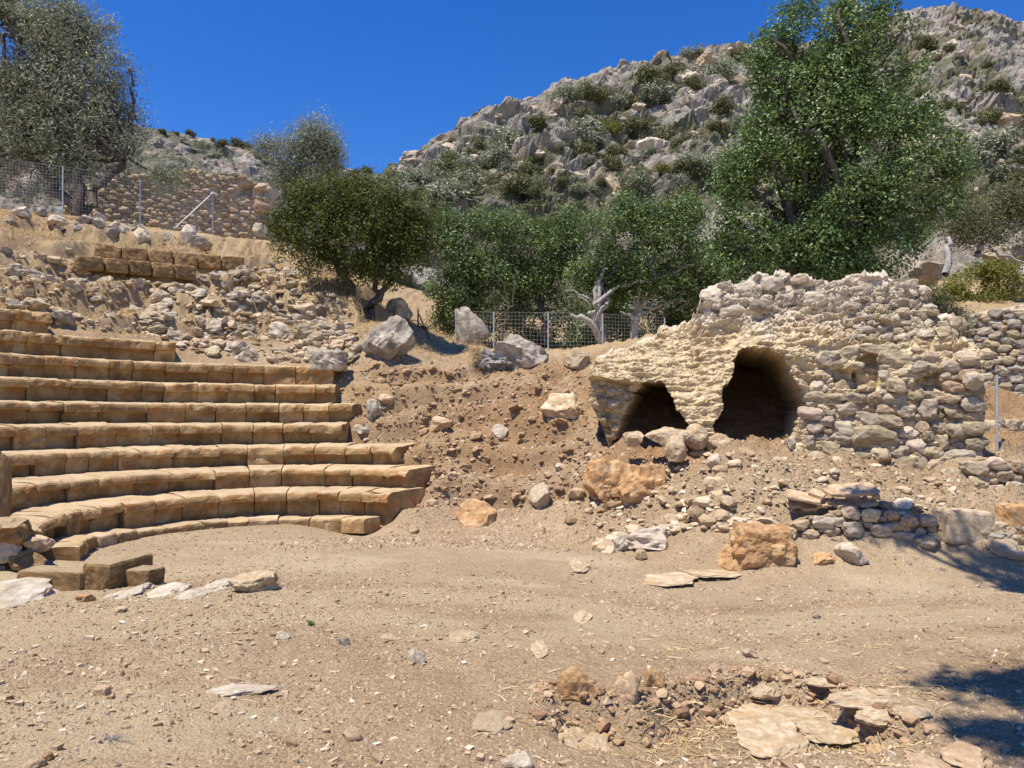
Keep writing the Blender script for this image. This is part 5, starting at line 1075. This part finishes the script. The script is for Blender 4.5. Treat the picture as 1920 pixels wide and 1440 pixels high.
grains('bank_gravel', 75000, 15, (9.3, 17), .004, .04, .009, 'fine gravel and grit on the earth slope between seats and vault', bank_d)
gravel('pebbles', 5000, 6, (0, 0, 2.6, 12), .010, .045, .015, 'larger pale pebbles lying among the gravel', gd, sg=.35)

def blades(name, P, ln, wd, seed, mat, label, cat, lay=.8, tn=None):
    rg = np.random.default_rng(seed); n = len(P); L_ = ln*rg.uniform(.5, 1.5, n); a = rg.uniform(0, 6.28, n); up = np.abs(rg.normal(0, 1-lay, n))+.05
    d = np.stack([np.cos(a), np.sin(a), up], 1); d /= np.linalg.norm(d, axis=1)[:, None]; s = np.stack([-np.sin(a), np.cos(a), rg.normal(0, .5, n)], 1)
    b = d+np.stack([rg.normal(0, .25, n), rg.normal(0, .25, n), -rg.random(n)*.35*lay], 1)
    p0 = P+np.array([0, 0, .004]); p1 = p0+d*L_[:, None]*.5; p2 = p1+b*L_[:, None]*.5; p2[:, 2] = np.maximum(p2[:, 2], P[:, 2]+.002); w = s*wd
    V = np.stack([p0-w, p0+w, p1+w*.8, p1-w*.8, p2], 1).reshape(-1, 3); i = np.arange(n)*5
    F4 = np.stack([i, i+1, i+2, i+3], 1); F3 = np.stack([i+3, i+2, i+4], 1)
    t = rg.random(n); o = link(name, make_mesh(name, V, [F4, F3], [M[mat]], False, np.concatenate([t, t]))); return tag(o, label, cat, kind='stuff')
rg = np.random.default_rng(99)
# straw litter in the hollow and on the right
q = np.stack([rg.uniform(-.2, 4.2, 60000), rg.uniform(2.9, 6.8, 60000)], 1); sdv = poly_sdf(q, PITXY); nz = fbm(np.c_[q, q[:, 0]*0]*2.2, 4, 93)
pr_ = np.where(sdv < 0, .30+.5*nz, np.clip(.02+.22*(nz-.15)*(q[:, 0] > 1), 0, 1)*np.exp(-np.clip(sdv, 0, 9)*.9))
q = q[rg.random(len(q)) < pr_*.9]; blades('straw_litter', np.c_[q, height(q)], .09, .003, 7, 'straw', 'dry straw litter lying in the shallow hollow at lower right', 'straw', lay=.9)
# sparse straw over the forecourt
q = np.stack([rg.uniform(-4.5, 6.5, 26000), rg.uniform(2.8, 12, 26000)], 1); nz = fbm(np.c_[q, q[:, 0]*0]*1.2, 4, 94); q = q[rg.random(len(q)) < np.clip(.05+.35*(nz-.1), .01, 1)]
blades('straw_scraps', np.c_[q, height(q)], .07, .0018, 8, 'straw', 'scattered straw scraps over the bare ground', 'straw', lay=.93)
# dry grass on the slopes
q = np.stack([rg.uniform(-17, 1.5, 320000), rg.uniform(12, 25, 320000)], 1); m_, r2, p2 = slope_mask(q); z = height(q); nz = fbm(np.c_[q, q[:, 0]*0]*.9, 4, 95)
pr_ = np.where((r2 > 7.9)&(p2 < 6), .35+.6*nz+.25*(r2 > 14), np.clip(.05+.3*nz, 0, 1)*(r2 > 5.4)*(p2 > -4)); q2 = rg.random(len(q)) < np.clip(pr_, 0, 1)*.6
blades('dry_grass', np.c_[q, z][q2], .15, .0042, 9, 'straw', 'dry yellow grass between the stones of the left slope', 'grass', lay=.62)
q = np.stack([rg.uniform(6.9, 13, 9000), rg.uniform(12.2, 16.6, 9000)], 1); blades('terrace_grass', np.c_[q, height(q)], .16, .003, 10, 'straw', 'dry yellow grass on the terrace at the right edge', 'grass', lay=.5)

q = np.stack([rg.uniform(-4.5, 6, 9000), rg.uniform(2.8, 10, 9000)], 1); nz = fbm(np.c_[q, q[:, 0]*0]*1.6, 4, 97); q = q[rg.random(len(q)) < np.clip(.06+.5*nz, .01, 1)]
blades('leaf_litter', np.c_[q, height(q)], .035, .007, 12, 'twig', 'small brown dead leaves scattered over the bare ground', 'leaves', lay=.9)
def weed(px, py, r, label, seed, mat='yellow_leaf'):
    p, D = ghit(px, py); V, F, T, C = leaves([(0, 0, r*.5, r, r, r*.6)], 90, r*.9, .35, seed, cluster=5, spread=r*.2, shell=.1, gap=-9)
    return tag(link('weed', make_mesh('weed', V, F, [M[mat]], False, T), loc=p), label, 'weed')
weed(584, 1174, .03, 'tiny green weed in the middle of the gravel', 5, 'bush_leaf')
weed(1228, 1334, .03, 'tiny reddish dry plant in the straw of the hollow', 6, 'twig')
# ------------------------------------------------------------------ dead wood
def dead_branch(name, label, px, py, seed, n=14, ln=.8, rad=.02, mat='driftwood', cat='branch', spread=1.0):
    p, D = ghit(px, py); rg = np.random.default_rng(seed); parts = []
    for i in range(n):
        a = np.array([rg.normal(0, .03), rg.normal(0, .03), .03])*ln; d = rg.normal(size=3)*np.array([1, .6, .45])*spread; d[2] = abs(d[2])*.5+.03
        parts.append(limb(a, a+d*ln*rg.uniform(.3, .8), rad*rg.uniform(.4, 1), rad*.2, seed+i, n=6)[0])
    v, f = tubes(parts); return tag(link(name, make_mesh(name, v, f, [M[mat]], True), loc=p), label, cat)
dead_branch('dead_brush', 'heap of dark reddish dead brush on the slope left of the dark tree', 565, 520, 3, 40, .75, .014, 'bark', 'brush')
dead_branch('dead_branch', 'bare grey root branching out of the slope near the blocks', 512, 500, 4, 7, 1.0, .03, 'driftwood', 'branch')
dead_branch('dead_branch', 'fallen thin branches under the dark tree at its right', 800, 620, 5, 16, 1.2, .018, 'bark', 'branch')
dead_branch('dry_tuft', 'dry straw tuft at the bottom left of the gravel', 205, 1388, 6, 22, .13, .0022, 'driftwood', 'grass tuft')
dead_branch('dead_branch', 'thin bare twigs hanging below the olive by the fence', 215, 408, 8, 24, 1.8, .018, 'bark', 'branch')
